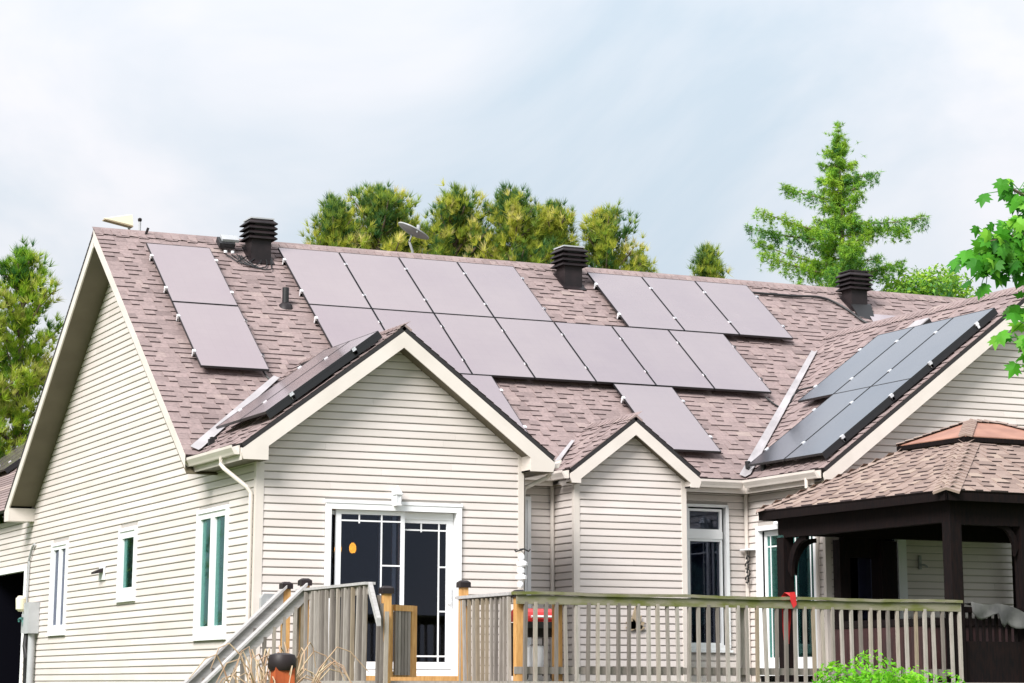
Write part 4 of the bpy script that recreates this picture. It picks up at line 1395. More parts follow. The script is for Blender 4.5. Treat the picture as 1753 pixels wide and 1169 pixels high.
# white wall lantern over the sliding door
def lantern(name, label, x, y, z, axis):
    t = thing(name, label, 'wall lamp', (x, y, z))
    o = Vector((x, y, z)); d = Vector((0, -1, 0)) if axis == 'y' else Vector((-1, 0, 0)); s = Vector((1, 0, 0)) if axis == 'y' else Vector((0, 1, 0))
    up = Vector((0, 0, 1))
    MB().obox(o - s * .045 - up * .10, s * .09, d * .022, up * .2).build('back_plate', 'white', t)
    c = o + d * .10
    MB().lathe(c, [(.068, -.105), (.072, -.085), (.050, -.08)], 6).build('base', 'white', t)
    MB().lathe(c, [(.048, -.08), (.058, .04)], 6).build('pane', 'blind', t)
    for k in range(6):
        w = 2 * math.pi * k / 6
        MB().tube([c + Vector((.05 * math.cos(w), .05 * math.sin(w), -.082)), c + Vector((.06 * math.cos(w), .06 * math.sin(w), .045))], .006, 5).build('bar', 'white', t)
    MB().lathe(c, [(.085, .04), (.075, .06), (.03, .12), (.012, .135), (.012, .16)], 6).build('cap', 'white', t)
    MB().tube([o + d * .02 + up * .05, o + d * .05 + up * .05], .014, 6).build('arm', 'white', t)
lantern('wall_lantern', 'white lantern on the wall above the sliding door', 1.90, -.022, 4.06, 'y')
lantern('wall_lantern', 'white lantern above the patio door beside the gazebo post', W0 - .022, .90, 4.07, 'x')
# bracket shelf with chime left of the patio door
t = thing('wind_chime', 'black scrolled chime under a white bracket shelf left of the patio door', 'wind chime', (8.33, 1.72, 3.64))
MB().box((8.24, 1.68, 3.63), (W0 - .02, 1.93, 3.655)).build('shelf', 'white', t)
for k, (yy, zz) in enumerate(((1.80, 3.50), (1.83, 3.40), (1.79, 3.30), (1.83, 3.20))):
    pts = [(8.30, yy + .05 * math.cos(a * .9), zz + .05 * math.sin(a * .9)) for a in range(7)]
    MB().tube(pts, .012, 5).build('scroll', 'blackplastic', t, True)
MB().tube([(8.30, 1.81, 3.63), (8.30, 1.81, 3.12)], .006, 5).build('cord', 'blackplastic', t)
# red cloth over the railing
t = tag(None or MB().build('x', 'redcloth') if False else thing('red_towel', 'bright red cloth hung over the deck railing by the gazebo post', 'towel', (5.2, -4.5, 2.3)))
vs, fs = [], []
NX, NZ = 5, 14
for j in range(NZ + 1):
    f = j / NZ
    for i in range(NX + 1):
        g_ = i / NX
        wdt = .10 + .03 * math.sin(f * 3)
        x = 5.20 + (g_ - .5) * wdt * (1 - .25 * f) + .012 * math.sin(f * 5) + (.02 * f)
        yb = -4.40 + .012 * math.sin(g_ * 9 + f * 4)
        if f < .18:
            z = 2.70 + .05 * math.sin(f / .18 * math.pi * .5); yy = -4.59 + (f / .18) * .17
        else:
            z = 2.735 - (f - .18) * .72; yy = yb
        vs.append((x, yy, z))
for j in range(NZ):
    for i in range(NX):
        a = j * (NX + 1) + i
        fs.append((a, a + 1, a + NX + 2, a + NX + 1))
MB().add(vs, fs).build('cloth', 'redcloth', t, True)
MB().prism([(5.155, -4.592, 2.745), (5.225, -4.592, 2.75), (5.245, -4.592, 2.60), (5.20, -4.592, 2.56), (5.165, -4.592, 2.64)], (0, .012, 0)).build('flap', 'redcloth', t)

# left wall equipment
t = thing('electric_meter', 'grey electric meter cabinet with conduit on the far left wall', 'meter', (-.1, 11.7, 2.5))
MB().box((-.20, 11.40, 2.50), (-.02, 11.78, 3.02)).build('cabinet', 'grey', t)
MB().box((-.16, 11.86, 2.52), (-.02, 12.10, 2.84)).build('meter_base', 'grey', t)
MB().lathe((-.17, 11.98, 2.70), [(.08, 0), (.085, .05), (.05, .08)], 14).build('dial', 'glassteal', t, True)
MB().tube([(-.10, 11.55, 2.50), (-.10, 11.55, .4)], .06, 10).build('conduit', 'grey', t, True)
MB().tube([(-.08, 12.02, 2.52), (-.10, 12.0, 2.3), (-.09, 11.95, 2.1), (-.07, 11.98, 1.6), (-.08, 11.96, .6)], .045, 8).build('cable', 'blackplastic', t, True)
MB().tube([(-.05, 12.22, 2.5), (-.05, 12.22, 3.75), (-.05, 12.0, 3.98), (-.05, 11.85, 4.02)], .022, 8).build('thin_conduit', 'grey', t, True)
t = thing('wall_light', 'cream wall light beside the dark garage doorway', 'wall lamp', (-.05, 12.47, 2.95))
MB().lathe((-.10, 12.45, 3.03), [(.04, -.14), (.085, -.10), (.095, .08), (.05, .13)], 12).build('shade', 'cream', t, True)
MB().box((-.05, 12.41, 2.97), (-.036, 12.49, 3.11)).build('bracket', 'cream', t)
t = thing('dryer_vent', 'small dark hooded dryer vent on the left wall beside the small window', 'vent', (-.05, 7.38, 3.33))
MB().prism([(-.025, 7.25, 3.43), (-.17, 7.28, 3.36), (-.17, 7.28, 3.33), (-.025, 7.25, 3.36)], (0, .22, 0)).build('hood', 'blackmetal', t)
MB().box((-.045, 7.22, 3.24), (-.021, 7.52, 3.46)).build('plate', 'white', t)

# foreground: orange post with cap and dry twigs
t = thing('lantern_post', 'rust orange post with a rounded black cap among dry twigs in front of the stairs', 'post', (-3.08, -10, 0))
MB().box((-3.165, -10.085, 0), (-2.995, -9.915, 1.80)).build('post', 'terra', t)
MB().lathe((-3.08, -10, 1.78), [(.105, -.01), (.122, .02), (.118, .09), (.105, .12), (.06, .132), (.02, .135)], 18).build('post_cap', 'blackmetal', t, True)
t = thing('dry_shrub', 'leafless tan shrub with arching twigs round the orange post', 'shrub', (-3.1, -9.7, 0))
tw = MB()
rr = random.Random(11)
for k in range(46):
    a = rr.uniform(0, 2 * math.pi)
    sp = rr.uniform(.15, .55)
    hz = rr.uniform(1.72, 2.03)
    bx, byy = -3.08 + rr.uniform(-.2, .2), -9.72 + rr.uniform(-.15, .15)
    pts = []
    for i in range(9):
        f = i / 8
        q = f * 1.25
        pts.append((bx + math.cos(a) * sp * q ** 1.5 + .02 * math.sin(i * 1.7 + k), byy + math.sin(a) * sp * .8 * q ** 1.5, hz * math.sin(min(q, 1.25) * math.pi * .5) * (1 if q < 1 else 1 - (q - 1) * .15)))
    tw.tube(pts, [.012, .011, .010, .009, .008, .007, .006, .005, .004], 5, rr.random())
tw.build('twigs', 'twig', t)

# ------------------------------------------------------------------ gazebo
gz_t = thing('gazebo', 'dark stained gazebo with brown shingle roof and copper topped cupola on the deck', 'gazebo')
GXL, GYL = 4.6, 4.33
GE = 4.03
GS = .535
gcs = 1 / math.sqrt(1 + GS * GS); gsn = GS * gcs
GROT = R(2.0)
GORG = Vector((7.36, -4.70, 0))
GM = Matrix.Translation(GORG) @ Matrix.Rotation(GROT, 4, 'Z')
INS = 1.62      # inset where the lower roof stops under the cupola
def gproj(p): return project(GM @ Vector(p))
slopes = []
cxy = (GXL / 2, GYL / 2)
def gslab(name, a, b, c_, d_):
    n = (Vector(b) - Vector(a)).cross(Vector(d_) - Vector(a)).normalized()
    if n.z < 0: n = -n
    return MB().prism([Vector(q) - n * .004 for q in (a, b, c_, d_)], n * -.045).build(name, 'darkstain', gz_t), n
E0 = [(0, 0, GE), (GXL, 0, GE), (GXL, GYL, GE), (0, GYL, GE)]
I0 = [(INS, INS, GE + INS * GS), (GXL - INS, INS, GE + INS * GS), (GXL - INS, GYL - INS, GE + INS * GS), (INS, GYL - INS, GE + INS * GS)]
def g_layout(k, rng, m=None):
    a, b = Vector(E0[k]), Vector(E0[(k + 1) % 4])
    U = (b - a).normalized()
    inward = Vector((-U.y, U.x, 0))
    V = (inward * gcs + Vector((0, 0, gsn)))
    N = U.cross(V)
    L = (b - a).length
    out = []
    rows = int(INS / gcs / EXPO)
    for r in range(rows + 1):
        v = r * EXPO
        ind = v * gcs
        u, u1 = ind, L - ind
        thick = rng.random() < .5
        first = True
        while u < u1 - 1e-3:
            wi = rng.randrange(4)
            w = SHW[wi] * (rng.uniform(.3, 1) if first else 1)
            first = False
            w = min(w, u1 - u)
            sx = w / SHW[wi]
            p = a + U * u + V * v + N * .001
            q = gproj(p)
            face = (Vector(GM.to_3x3() @ N)).dot((CAM_POS - GM @ p)) > 0
            ok = face and 0 < q[0] < 1753 and 0 < q[1] < 1169
            ti = min(5, max(0, int(rng.gauss(2.6, 1.4))))
            out.append((p, U, V, N, sx, wi, thick, ti, w * 1e3 / q[2] if ok else 0))
            u += w
            thick = not thick
    return out
jobs = []
for k in range(4):
    o, n = gslab('roof', E0[k], E0[(k + 1) % 4], I0[(k + 1) % 4], I0[k])
    jobs.append((o, g_layout(k, random.Random(20 + k))))
emit_shingles(jobs, 300, 'gshingle', 'shedge')
for k in range(4):
    a, b = Vector(E0[k]), Vector(I0[k])
    d = (b - a).normalized()
    kk = (k - 1) % 4
    def nrm(k_):
        p, q = Vector(E0[k_]), Vector(E0[(k_ + 1) % 4])
        U = (q - p).normalized(); inw = Vector((-U.y, U.x, 0))
        return U.cross(inw * gcs + Vector((0, 0, gsn)))
    ridge_caps(a, b, nrm(k), nrm(kk), gz_t, .17, 'gshingle', .13)
# drip edge boards
fb = MB()
for k in range(4):
    a, b = Vector(E0[k]), Vector(E0[(k + 1) % 4])
    U = (b - a).normalized(); inw = Vector((-U.y, U.x, 0))
    fb.obox(a + inw * .01 + U * .01 + Vector((0, 0, -.125)), U * ((b - a).length - .02), inw * .03, (0, 0, .10))
fb.build('eave_board', 'darkstain', gz_t)
# underside boards
u = MB()
u.add([(0.03, 0.03, GE - .06), (GXL - .03, 0.03, GE - .06), (GXL - .03, GYL - .03, GE - .06), (.03, GYL - .03, GE - .06), (INS, INS, GE + INS * GS - .08), (GXL - INS, INS, GE + INS * GS - .08), (GXL - INS, GYL - INS, GE + INS * GS - .08), (INS, GYL - INS, GE + INS * GS - .08)],
      [(0, 1, 5, 4), (1, 2, 6, 5), (2, 3, 7, 6), (3, 0, 4, 7), (4, 5, 6, 7)])
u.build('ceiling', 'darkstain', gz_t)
# cupola
CI = 1.40
CZ = GE + CI * GS + .115
cu_w = MB().box((INS - .05, INS - .05, GE + INS * GS - .1), (GXL - INS + .05, GYL - INS + .05, CZ + .02))
cu_w.build('cupola_wall', 'darkstain', gz_t)
CP = (GXL / 2, GYL / 2, CZ + .30)
cc = [(CI, CI, CZ), (GXL - CI, CI, CZ), (GXL - CI, GYL - CI, CZ), (CI, GYL - CI, CZ)]
RX = .22
top = [(GXL / 2 - RX, GYL / 2, CZ + .30), (GXL / 2 + RX, GYL / 2, CZ + .30)]
m = MB()
m.add(cc + top + [(x, y, z - .05) for x, y, z in cc], [(0, 1, 5, 4), (1, 2, 5), (2, 3, 4, 5), (3, 0, 4), (6, 7, 1, 0), (7, 8, 2, 1), (8, 9, 3, 2), (9, 6, 0, 3), (9, 8, 7, 6)])
cr_o = m.build('cupola_roof', 'copper', gz_t)
def cn(k): 
    q = [Vector(c) for c in (cc[k], cc[(k + 1) % 4], (GXL / 2, GYL / 2, CZ + .30))]
    n = (q[1] - q[0]).cross(q[2] - q[0]).normalized()
    return n if n.z > 0 else -n
for k, tp in ((0, top[0]), (1, top[1]), (2, top[1]), (3, top[0])):
    ridge_caps(cc[k], tp, cn(k), cn((k - 1) % 4), gz_t, .09, 'gshingle', .13)
ridge_caps(top[0], top[1], cn(0), cn(2), gz_t, .09, 'gshingle', .12)
cb = MB()
for k in range(4):
    a, b = Vector(cc[k]), Vector(cc[(k + 1) % 4])
    U = (b - a).normalized(); inw = Vector((-U.y, U.x, 0))
    cb.obox(a - inw * .012 + Vector((0, 0, -.075)), U * (b - a).length, inw * .03, (0, 0, .06))
cb.build('eave_board', 'darkstain', gz_t)
# beams, posts, braces
IB = .20
bm_ = MB()
bm_.box((IB, IB, 3.63), (GXL - IB, IB + .14, 3.98)).box((IB, GYL - IB - .14, 3.70), (GXL - IB, GYL - IB, 3.98)).box((IB, IB + .14, 3.66), (IB + .14, GYL - IB - .14, 3.98)).box((GXL - IB - .14, IB + .14, 3.66), (GXL - IB, GYL - IB - .14, 3.98))
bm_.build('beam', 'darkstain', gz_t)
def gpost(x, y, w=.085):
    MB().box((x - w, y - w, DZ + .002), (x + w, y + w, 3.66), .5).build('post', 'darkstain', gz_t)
IP = .27
gpost(IP, IP); gpost(IP, GYL - IP); gpost(1.36, IP, .075); gpost(GXL - IP, IP); gpost(GXL - IP, GYL - IP); gpost(1.20, GYL - IP, .085); gpost(1.92, GYL - IP, .13); gpost(3.3, IP, .075); gpost(GXL - IP, GYL / 2)
def brace(p, d, l=.50, w=.05):
    pts = []
    p = Vector(p); d = Vector(d)
    n = 7
    s = d.cross(Vector((0, 0, 1)))
    out, inn = [], []
    for i in range(n + 1):
        a = math.pi / 2 * i / n
        out.append(p + d * l * (1 - math.cos(a)) + Vector((0, 0, l * math.sin(a))))
        r = l * .80
        inn.append(p + d * (l - r * math.cos(a)) + Vector((0, 0, -.10 + (l + .10 - .0) * math.sin(a) * .88)))
    m = MB()
    for i in range(n):
        m.prism([out[i] - s * w / 2, out[i + 1] - s * w / 2, inn[i + 1] - s * w / 2, inn[i] - s * w / 2], s * w)
    m.build('brace', 'darkstain', gz_t)
brace((IP, GYL - IP - .085, 3.22), (0, -1, 0), .46)
brace((1.36 - .075, IP, 3.36), (-1, 0, 0), .31)
brace((IP + .085, GYL - IP, 3.25), (1, 0, 0), .42)
brace((1.36 + .075, IP, 3.36), (1, 0, 0), .31)
MB().box((1.20, GYL - IP - .05, 3.42), (1.92, GYL - IP + .05, 3.70)).build('valance', 'darkstain', gz_t)
# near-side rail with dark balusters and skirt_panel
MB().box((IP + .085, IP - .035, 2.55), (1.285, IP + .035, 2.62)).build('rail', 'darkstain', gz_t)
for k in range(9):
    x = IP + .13 + k * .1
    MB().box((x - .017, IP - .017, 2.20), (x + .017, IP + .017, 2.55)).build('baluster', 'darkstain', gz_t)
MB().box((IP + .085, IP - .03, DZ - .25), (GXL - IP, IP + .03, 2.20)).build('skirt_panel', 'darkstain', gz_t)
gz_t.location = GORG
gz_t.rotation_euler.z = GROT
# hot tub inside
t = thing('hot_tub', 'dark red brown panelled hot tub under the gazebo roof', 'hot tub', (8.9, -2.6, DZ))
for k in range(14):
    x = 7.72 + k * .165
    MB().box((x, -3.72, DZ + .005), (x + .158, -3.69, 2.40), .5).build('panel', 'tub', t)
MB().box((7.72, -3.685, DZ + .005), (10.03, -1.5, 2.40)).build('body', 'tub', t)
for k in range(13):
    y = -3.66 + k * .165
    MB().box((7.69, y, DZ + .005), (7.715, y + .158, 2.40), .5).build('panel', 'tub', t)
MB().box((7.68, -3.75, 2.405), (10.06, -1.48, 2.50)).build('cover', 'darkstain', t)
# grey cloth draped over the gazebo rail
vs, fs = [], []
NX, NZ = 16, 8
rr = random.Random(4)
for j in range(NZ + 1):
    f = j / NZ
    for i in range(NX + 1):
        g_ = i / NX
        topz = 2.68 - .03 * math.sin(g_ * 6) - (.0 if g_ < .45 else (g_ - .45) * .32)
        ln = .13 + .10 * g_ + .05 * math.sin(g_ * 11) + (.10 if .48 < g_ < .62 else 0)
        x = 7.80 + g_ * .88
        vs.append((x, -4.50 - .03 * math.sin(g_ * 14 + f * 2) * f - .02, topz - ln * f))
for j in range(NZ):
    for i in range(NX):
        a = j * (NX + 1) + i
        fs.append((a, a + 1, a + NX + 2, a + NX + 1))
k0 = len(vs)
for i in range(NX + 1):
    x, y, z = vs[i]
    vs.append((x, y + .14, z - .02))
for i in range(NX):
    fs.append((i, i + 1, k0 + i + 1, k0 + i))
o = MB().add(vs, fs).build('grey_tarp', 'greycloth', None, True, loc=(8.2, -4.45, 2.4))
sm = o.modifiers.new('thick', 'SOLIDIFY'); sm.thickness = .008
tag(o, 'crumpled grey cloth draped over the dark gazebo rail', 'tarp')
# garden hose faucet on the wing wall
t = thing('outdoor_tap', 'small dark tap on the wing wall between the gazebo posts', 'tap', (9.96, WY - .03, 3.36))
MB().box((9.94, WY - .05, 3.30), (9.98, WY - .02, 3.50)).build('plate', 'dish', t)
MB().tube([(9.96, WY - .05, 3.36), (9.98, WY - .12, 3.36), (10.03, WY - .12, 3.33)], .016, 6).build('spout', 'dish', t)

# ------------------------------------------------------------------ vegetation
def np_mesh(name, V, F, tones, m, parent, loc):
    """V (n,3), F (k,3) triangles, tones per vertex"""
    me = bpy.data.meshes.new(name)
    V = V - np.array(loc)
    me.vertices.add(len(V)); me.vertices.foreach_set('co', V.astype(np.float32).ravel())
    k = len(F)
    me.loops.add(k * 3); me.loops.foreach_set('vertex_index', F.astype(np.int32).ravel())
    me.polygons.add(k)
    me.polygons.foreach_set('loop_start', np.arange(0, 3 * k, 3, dtype=np.int32))
    me.polygons.foreach_set('loop_total', np.full(k, 3, dtype=np.int32))
    ca = me.attributes.new('tone', 'FLOAT', 'POINT')
    ca.data.foreach_set('value', tones.astype(np.float32))
    me.materials.append(MT[m])
    me.update(); me.validate()
    o = bpy.data.objects.new(name, me)
    COL.objects.link(o)
    o.parent = parent
    o.location = Vector(loc) - wloc(parent)
    return o

def tufts(C, Dn, length, width, nn, spread, rs, tone):
    """needle bundles at C pointing along Dn"""
    n = len(C)
    d = np.repeat(Dn, nn, 0) + rs.normal(0, spread, (n * nn, 3))
    d /= np.linalg.norm(d, axis=1, keepdims=True)
    c = np.repeat(C, nn, 0)
    l = length * rs.uniform(.6, 1.15, (n * nn, 1))
    s = np.cross(d, rs.normal(0, 1, (n * nn, 3)))
    s /= np.linalg.norm(s, axis=1, keepdims=True) + 1e-9
    a = c - s * width / 2
    b = c + s * width / 2
    e = c + d * l
    V = np.stack([a, b, e], 1).reshape(-1, 3)
    F = np.arange(len(V)).reshape(-1, 3)
    t = np.repeat(np.repeat(tone, nn), 3)
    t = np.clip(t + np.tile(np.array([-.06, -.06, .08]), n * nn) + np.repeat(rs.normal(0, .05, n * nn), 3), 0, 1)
    return V, F, t

def pine(x, y, h, r, seed, label, base=.35, group='pines behind the house', top_round=.55, m='pine', yellow=.5, nn=19):
    rs = np.random.RandomState(seed)
    t = thing('pine_tree', label, 'tree', (x, y, 0), group)
    MB().tube([(x, y, 0), (x + .05, y, h * .5), (x, y, h * .93)], [.20, .14, .03], 8, .5).build('trunk', 'bark', t, True)
    limbs = MB()
    C, Dn, tn = [], [], []
    nl = int(h * 7.5)
    for i in range(nl):
        f = base + (1 - base) * (i + rs.uniform(0, 1)) / nl
        z = h * f * .97
        rr_ = r * math.sqrt(max(0.02, 1 - ((f - base) / (1 - base)) ** (1.0 / top_round))) * rs.uniform(.62, 1.12)
        az = i * 2.4 + rs.uniform(-.5, .5)
        up = .25 + .65 * (f - base) / (1 - base)
        d = np.array([math.cos(az), math.sin(az), up]); d /= np.linalg.norm(d)
        p0 = np.array([x, y, z])
        L = rr_ / max(.35, math.hypot(d[0], d[1]))
        p1 = p0 + d * L * .6
        p2 = p0 + d * L + np.array([0, 0, .12 * L])
        limbs.tube([tuple(p0), tuple(p1), tuple(p2)], [.045, .028, .01], 5, .5)
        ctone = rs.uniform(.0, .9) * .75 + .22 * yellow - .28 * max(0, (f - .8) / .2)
        k = int(16 + 42 * L / 1.6)
        for j in range(k):
            q = rs.uniform(.22, 1.0)
            pos = p0 + d * L * q + np.array([0, 0, .1 * L * q]) + np.clip(rs.normal(0, .15, 3), -.28, .28) * (.5 + .5 * q)
            C.append(pos)
            o = d * .55 + np.array([0, 0, .85]) + rs.normal(0, .25, 3)
            Dn.append(o / np.linalg.norm(o))
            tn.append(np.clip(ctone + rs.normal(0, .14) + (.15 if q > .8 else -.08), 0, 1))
    for j in range(70):
        lq = rs.uniform(0, 1)
        C.append(np.array([x, y, h - .15 - 1.1 * lq]) + rs.normal(0, .04 + .18 * lq, 3) * np.array([1, 1, .3])); Dn.append(np.array([rs.normal(0, .2), rs.normal(0, .2), 1])); tn.append(rs.uniform(.1, .5))
    limbs.build('limbs', 'bark', t)
    C, Dn, tn = np.array(C), np.array(Dn), np.array(tn)
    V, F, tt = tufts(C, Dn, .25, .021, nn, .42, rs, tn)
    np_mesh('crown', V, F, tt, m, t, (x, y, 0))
    return t
PL = [('pine tree at the left end of the row behind the roof', 10.55, 26.0, 13.7, 1.5),
      ('broad pine tree behind the satellite dish', 11.95, 26.5, 14.25, 1.95),
      ('tall pine tree right of the satellite dish with a pointed top', 14.1, 26.5, 14.35, 1.95),
      ('pine tree with the highest rounded top in the middle of the row', 15.35, 25.6, 14.3, 1.85),
      ('browner pine tree left of the middle roof vent', 16.75, 26.2, 14.2, 1.6),
      ('pine tree just right of the middle roof vent', 18.15, 26.0, 14.1, 1.75),
      ('low pine tree at the right end of the row', 19.35, 26.4, 13.05, 1.0)]
for i, (lab, x, y, h, r) in enumerate(PL):
    pine(x, y, h, r, 40 + i, lab, base=.35, yellow=.9 if i == 4 else .5)
pine(13.0, 27.5, 13.75, 1.7, 60, 'lower pine tree filling the dip above the dish', base=.35)
pine(21.3, 26.0, 13.35, .75, 61, 'small lone pine top showing above the ridge between the row and the feathery tree', base=.5, group='pines behind the house', top_round=.8)
pine(15.0, 28.0, 14.0, 1.7, 62, 'pine filling the row behind the two tallest crowns', base=.35)
pine(17.4, 28.0, 14.3, 1.5, 63, 'pine filling the row behind the middle roof vent', base=.35)
# left trees
pine(2.75, 26.0, 11.8, 1.75, 70, 'tall fresh green pine left of the main gable', base=.10, m='pine2', group='pines left of the house', yellow=1.1)
pine(1.0, 25.0, 10.9, 2.1, 71, 'wide fresh green pine at the left edge', base=.10, m='pine2', group='pines left of the house', yellow=.9)
pine(2.2, 31.0, 10.6, 1.9, 72, 'dark pine farther back left of the gable', base=.08, group='pines left of the house', yellow=.2)
for i, (x, y) in enumerate(((-5, 24), (-8.5, 20), (-12, 26), (-15, 15), (-12, 9))):
    pine(x, y, 11 + i % 3, 2.0, 80 + i, ['pine beyond the left frame edge nearest the house', 'second pine out to the left', 'third pine out to the left', 'pine far out to the left by the lawn', 'nearest pine out on the left lawn'][i], base=.06, group='pines on the left lawn', yellow=.6, nn=8)

def larch(x, y, h, seed, label):
    rs = np.random.RandomState(seed)
    t = thing('larch_tree', label, 'tree', (x, y, 0))
    MB().tube([(x, y, 0), (x + .08, y, h * .6), (x, y, h - .25)], [.24, .13, .015], 8, .5).build('trunk', 'bark', t, True)
    limbs = MB()
    C, Dn, tn = [], [], []
    # (height, azimuth relative to the picture plane: + right, length)
    br = []
    for i in range(92):
        f = .50 + .49 * (i / 91)
        L = (2.75 * ((1 - f) / .50) ** .80 + .06) * rs.uniform(.50, 1.05)
        br.append((h * f * .985, i * 2.4 + rs.uniform(-.4, .4), L))
    right = math.atan2(-.4158, .9094)
    for zz, a, L in ((13.8, math.pi, 2.65), (13.95, 3.4, 2.4), (14.3, .0, 2.35), (14.2, .35, 2.1), (15.6, 0.1, 1.15), (14.9, math.pi, 1.6), (13.0, math.pi, 2.4), (12.8, 3.4, 2.3), (12.8, .3, 1.9)):
        br.append((zz, right + a, L))
    for (z, az, L) in br:
        up = rs.uniform(.0, .38)
        d = np.array([math.cos(az), math.sin(az), up])
        p0 = np.array([x, y, z])
        pts = [p0 + d * L * q + np.array([0, 0, .16 * L * (q - .5) ** 2 - .04 * L]) for q in (0, .33, .66, 1)]
        limbs.tube([tuple(p) for p in pts], [.04, .028, .018, .007], 5, .5)
        ct = rs.uniform(.25, .8)
        k = int(25 * L + 5)
        for j in range(k):
            q = rs.uniform(.15, 1.03)
            side = np.array([-d[1], d[0], 0]) * rs.normal(0, .15 * L * (1.1 - q) + .03 + .03 * min(L, 1.5))
            pos = p0 + d * L * q + side + np.array([0, 0, .16 * L * (q - .5) ** 2 - .04 * L])
            hang = rs.uniform(.10, .55) * min(1, .25 + .6 * L)
            nseg = 4
            for s in range(nseg):
                C.append(pos + np.array([rs.normal(0, .03), rs.normal(0, .03), (.05 if L > .5 else 0) - hang * s / nseg]))
                Dn.append(np.array([rs.normal(0, .6), rs.normal(0, .6), rs.uniform(-.9, .5)]))
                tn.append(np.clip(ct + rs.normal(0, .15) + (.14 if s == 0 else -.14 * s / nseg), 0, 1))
    for j in range(90):
        q = rs.uniform(0, 1)
        C.append(np.array([x + rs.normal(0, .04 + .24 * q), y + rs.normal(0, .04 + .24 * q), h - .02 - .9 * q])); Dn.append(np.array([rs.normal(0, .4), rs.normal(0, .4), rs.uniform(-.3, 1)])); tn.append(rs.uniform(.2, .8))
    limbs.build('limbs', 'bark', t)
    C, Dn, tn = np.array(C), np.array(Dn), np.array(tn)
    V, F, tt = tufts(C, Dn, .15, .017, 13, .55, rs, tn)
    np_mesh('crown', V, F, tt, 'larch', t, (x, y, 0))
larch(25.55, 26, 17.15, 5, 'feathery bright green larch rising above the right end of the ridge')

def leafy(name, label, x, y, zc, rad, n, size, m, seed, cat, parent_h=None, squash=.8, group=None, sub=9):
    rs = np.random.RandomState(seed)
    t = thing(name, label, cat, (x, y, 0), group)
    st = MB()
    cl = []
    for i in range(sub):
        a = rs.uniform(0, 2 * math.pi); q = rs.uniform(.2, .95) * rad
        c = np.array([x + q * math.cos(a), y + q * math.sin(a) * .8, zc + rs.uniform(-.25, .75) * rad * squash])
        cl.append((c, rad * rs.uniform(.28, .5)))
        st.tube([(x + rs.uniform(-.1, .1), y, 0), tuple((np.array([x, y, 0]) + c) / 2 + rs.normal(0, .05, 3)), tuple(c)], [.03, .02, .008], 5, .5)
    st.build('stems', 'bark', t)
    P, Nn, tn = [], [], []
    for i in range(n):
        c, r_ = cl[rs.randint(len(cl))]
        d = rs.normal(0, 1, 3); d /= np.linalg.norm(d)
        q = rs.uniform(.3, 1) ** .5
        P.append(c + d * r_ * q * np.array([1, 1, .95]))
        nn = d + rs.normal(0, .7, 3) + np.array([0, 0, .4])
        Nn.append(nn / np.linalg.norm(nn))
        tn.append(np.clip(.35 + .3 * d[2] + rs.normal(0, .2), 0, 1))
    P, Nn, tn = np.array(P), np.array(Nn), np.array(tn)
    a = np.cross(Nn, rs.normal(0, 1, (n, 3))); a /= np.linalg.norm(a, axis=1, keepdims=True)
    b = np.cross(Nn, a)
    s = size * rs.uniform(.6, 1.2, (n, 1))
    V = np.stack([P - a * s, P + b * s * .45 + Nn * s * .12, P + a * s, P - b * s * .45 + Nn * s * .12], 1).reshape(-1, 3)
    k = np.arange(n) * 4
    F = np.concatenate([np.stack([k, k + 1, k + 2], 1), np.stack([k, k + 2, k + 3], 1)])
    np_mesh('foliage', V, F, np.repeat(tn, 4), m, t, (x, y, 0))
    return t
leafy('green_bush', 'vivid light green bush in front of the deck railing', 5.02, -6.2, 1.36, .70, 7600, .034, 'bush', 3, 'bush', sub=16, squash=.75)
leafy('green_bush', 'low tip of a light green shrub at the right end of the railing', 6.15, -5.9, 1.40, .45, 1900, .030, 'bush', 4, 'bush', sub=10, squash=.8)
leafy('leafy_tree', 'bright leafy tree crown low behind the right end of the ridge', 28.2, 26, 12.15, 1.45, 7000, .075, 'larch', 9, 'tree', sub=22, squash=.55)
leafy('leafy_tree', 'pale leafy tree crown behind the far end of the ridge', 26.6, 27, 11.9, 1.1, 2600, .07, 'larch', 10, 'tree', sub=12, squash=.5)

# maple at the right edge: its trunk stands outside the frame
mp_t = thing('maple_tree', 'lobed green maple branches hanging in at the right edge', 'tree', (2.6, -16.2, 0))
MB().tube([(2.6, -16.2, 0), (2.5, -16.25, 2.5), (2.3, -16.4, 5.2), (2.35, -16.3, 8.5)], [.20, .16, .12, .04], 10, .5).build('trunk', 'bark', mp_t, True)
def maple_leaf(P, nrm, tip, s, m, tone):
    """a folded five lobed leaf; tip = direction of the leaf point"""
    nrm = Vector(nrm).normalized(); tip = Vector(tip)
    tip = (tip - nrm * tip.dot(nrm)).normalized()
    sd = nrm.cross(tip)
    half = [(0, 0), (.16, -.10), (.42, .02), (.30, .16), (.62, .34), (.40, .40), (.46, .58), (.20, .55), (.13, .74), (0, 1.0)]
    vs, idx = [], []
    base = Vector(P)
    L = [(a, b) for a, b in half]
    mid = [(0, 0), (0, .25), (0, .5), (0, .75), (0, 1.0)]
    def pt(a, b):
        return base + sd * (a * s) + tip * (b * s) + nrm * (-.32 * abs(a) * s - .30 * s * b * b)
    for sg in (1, -1):
        k = len(m.v)
        vs = [pt(sg * a, b) for a, b in L] + [pt(0, .35)]
        c = len(vs) - 1
        m.add(vs, [(c, i, i + 1) for i in range(len(L) - 1)], tone)
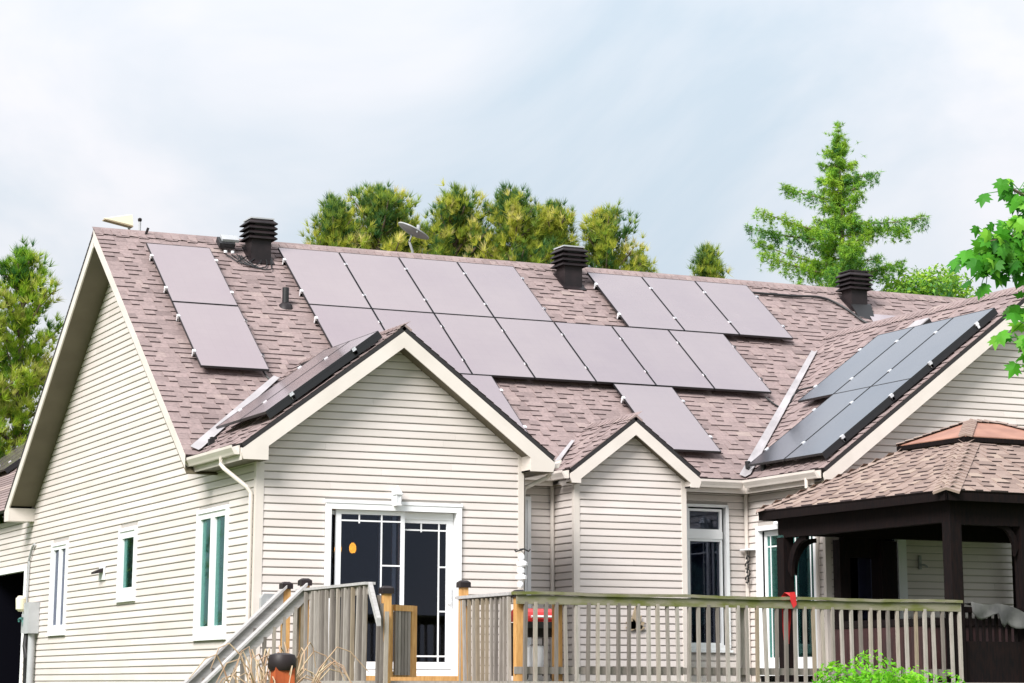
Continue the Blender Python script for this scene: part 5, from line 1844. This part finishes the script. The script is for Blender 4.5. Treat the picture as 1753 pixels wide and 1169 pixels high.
def bough(pts, n, seed, spread, name='branch'):
    rs = random.Random(seed)
    P_ = [Vector(p) for p in pts]
    b = MB().tube(P_, [.035 * (1 - .75 * i / (len(P_) - 1)) for i in range(len(P_))], 6, .5).build('branch', 'bark', mp_t, True)
    lv = MB()
    for i in range(n):
        f = rs.uniform(.30, 1.0) * (len(P_) - 1)
        k = min(int(f), len(P_) - 2)
        q = P_[k].lerp(P_[k + 1], f - k)
        off = Vector((rs.gauss(0, spread), rs.gauss(0, spread), rs.gauss(-.02, spread * .8)))
        p = q + off
        nr = Vector((rs.gauss(-.25, .5), rs.gauss(-.6, .45), rs.gauss(.5, .4)))
        tp = Vector((rs.gauss(-.30, .45), rs.gauss(-.2, .45), rs.gauss(-.95, .3)))
        maple_leaf(p, nr, tp, rs.uniform(.07, .125), lv, min(1, max(0, rs.gauss(.45, .28))))
        lv.tube([q, p], .003, 3, .4)
    o = lv.build('leaves', 'maple', mp_t, False)
# one long limb forks into the sprays that reach into the picture
fork = (1.15, -16.75, 4.50)
MB().tube([(2.5, -16.25, 3.2), (2.15, -16.45, 3.9), (1.6, -16.65, 4.3), fork], [.075, .055, .045, .036], 8, .5).build('branch', 'bark', mp_t, True)
bough([fork, (.5, -16.9, 4.72), (-.05, -16.95, 4.68), (-.40, -17.0, 4.72), (-.62, -17.0, 4.80)], 80, 1, .085)
bough([fork, (.6, -16.85, 4.62), (-.1, -17.0, 4.55), (-.55, -17.0, 4.50), (-.86, -17.02, 4.42)], 250, 2, .105)
bough([fork, (.55, -16.9, 4.42), (0, -17.0, 4.36), (-.52, -17.0, 4.38), (-.92, -17.0, 4.28)], 200, 5, .09)
bough([fork, (.7, -16.8, 4.22), (.2, -17.0, 3.98), (-.35, -17.0, 3.88), (-.60, -17.0, 3.74)], 85, 3, .08)
bough([fork, (.6, -16.85, 4.25), (.1, -17.0, 4.10), (-.40, -17.0, 4.05), (-.55, -17.0, 3.95)], 75, 8, .075)
for k in range(15):                     # the rest of the crown, up and away from the picture
    rr = random.Random(100 + k)
    a = rr.uniform(-1.5, 1.5)
    z0 = 5.0 + .28 * k
    L_ = rr.uniform(1.6, 2.8) * (1 - .05 * k)
    b0 = Vector((2.35, -16.35, z0))
    d = Vector((math.cos(a), math.sin(a), .35))
    if k > 6: d = Vector((math.cos(a * 2.1), math.sin(a * 2.1), .4))
    bough([b0, b0 + d * L_ * .3 + Vector((0, 0, .1)), b0 + d * L_ * .6, b0 + d * L_ * .85, b0 + d * L_ + Vector((0, 0, -.1))], 95, 30 + k, .26)

# names: nothing may keep a helper name
bpy.context.view_layer.update()
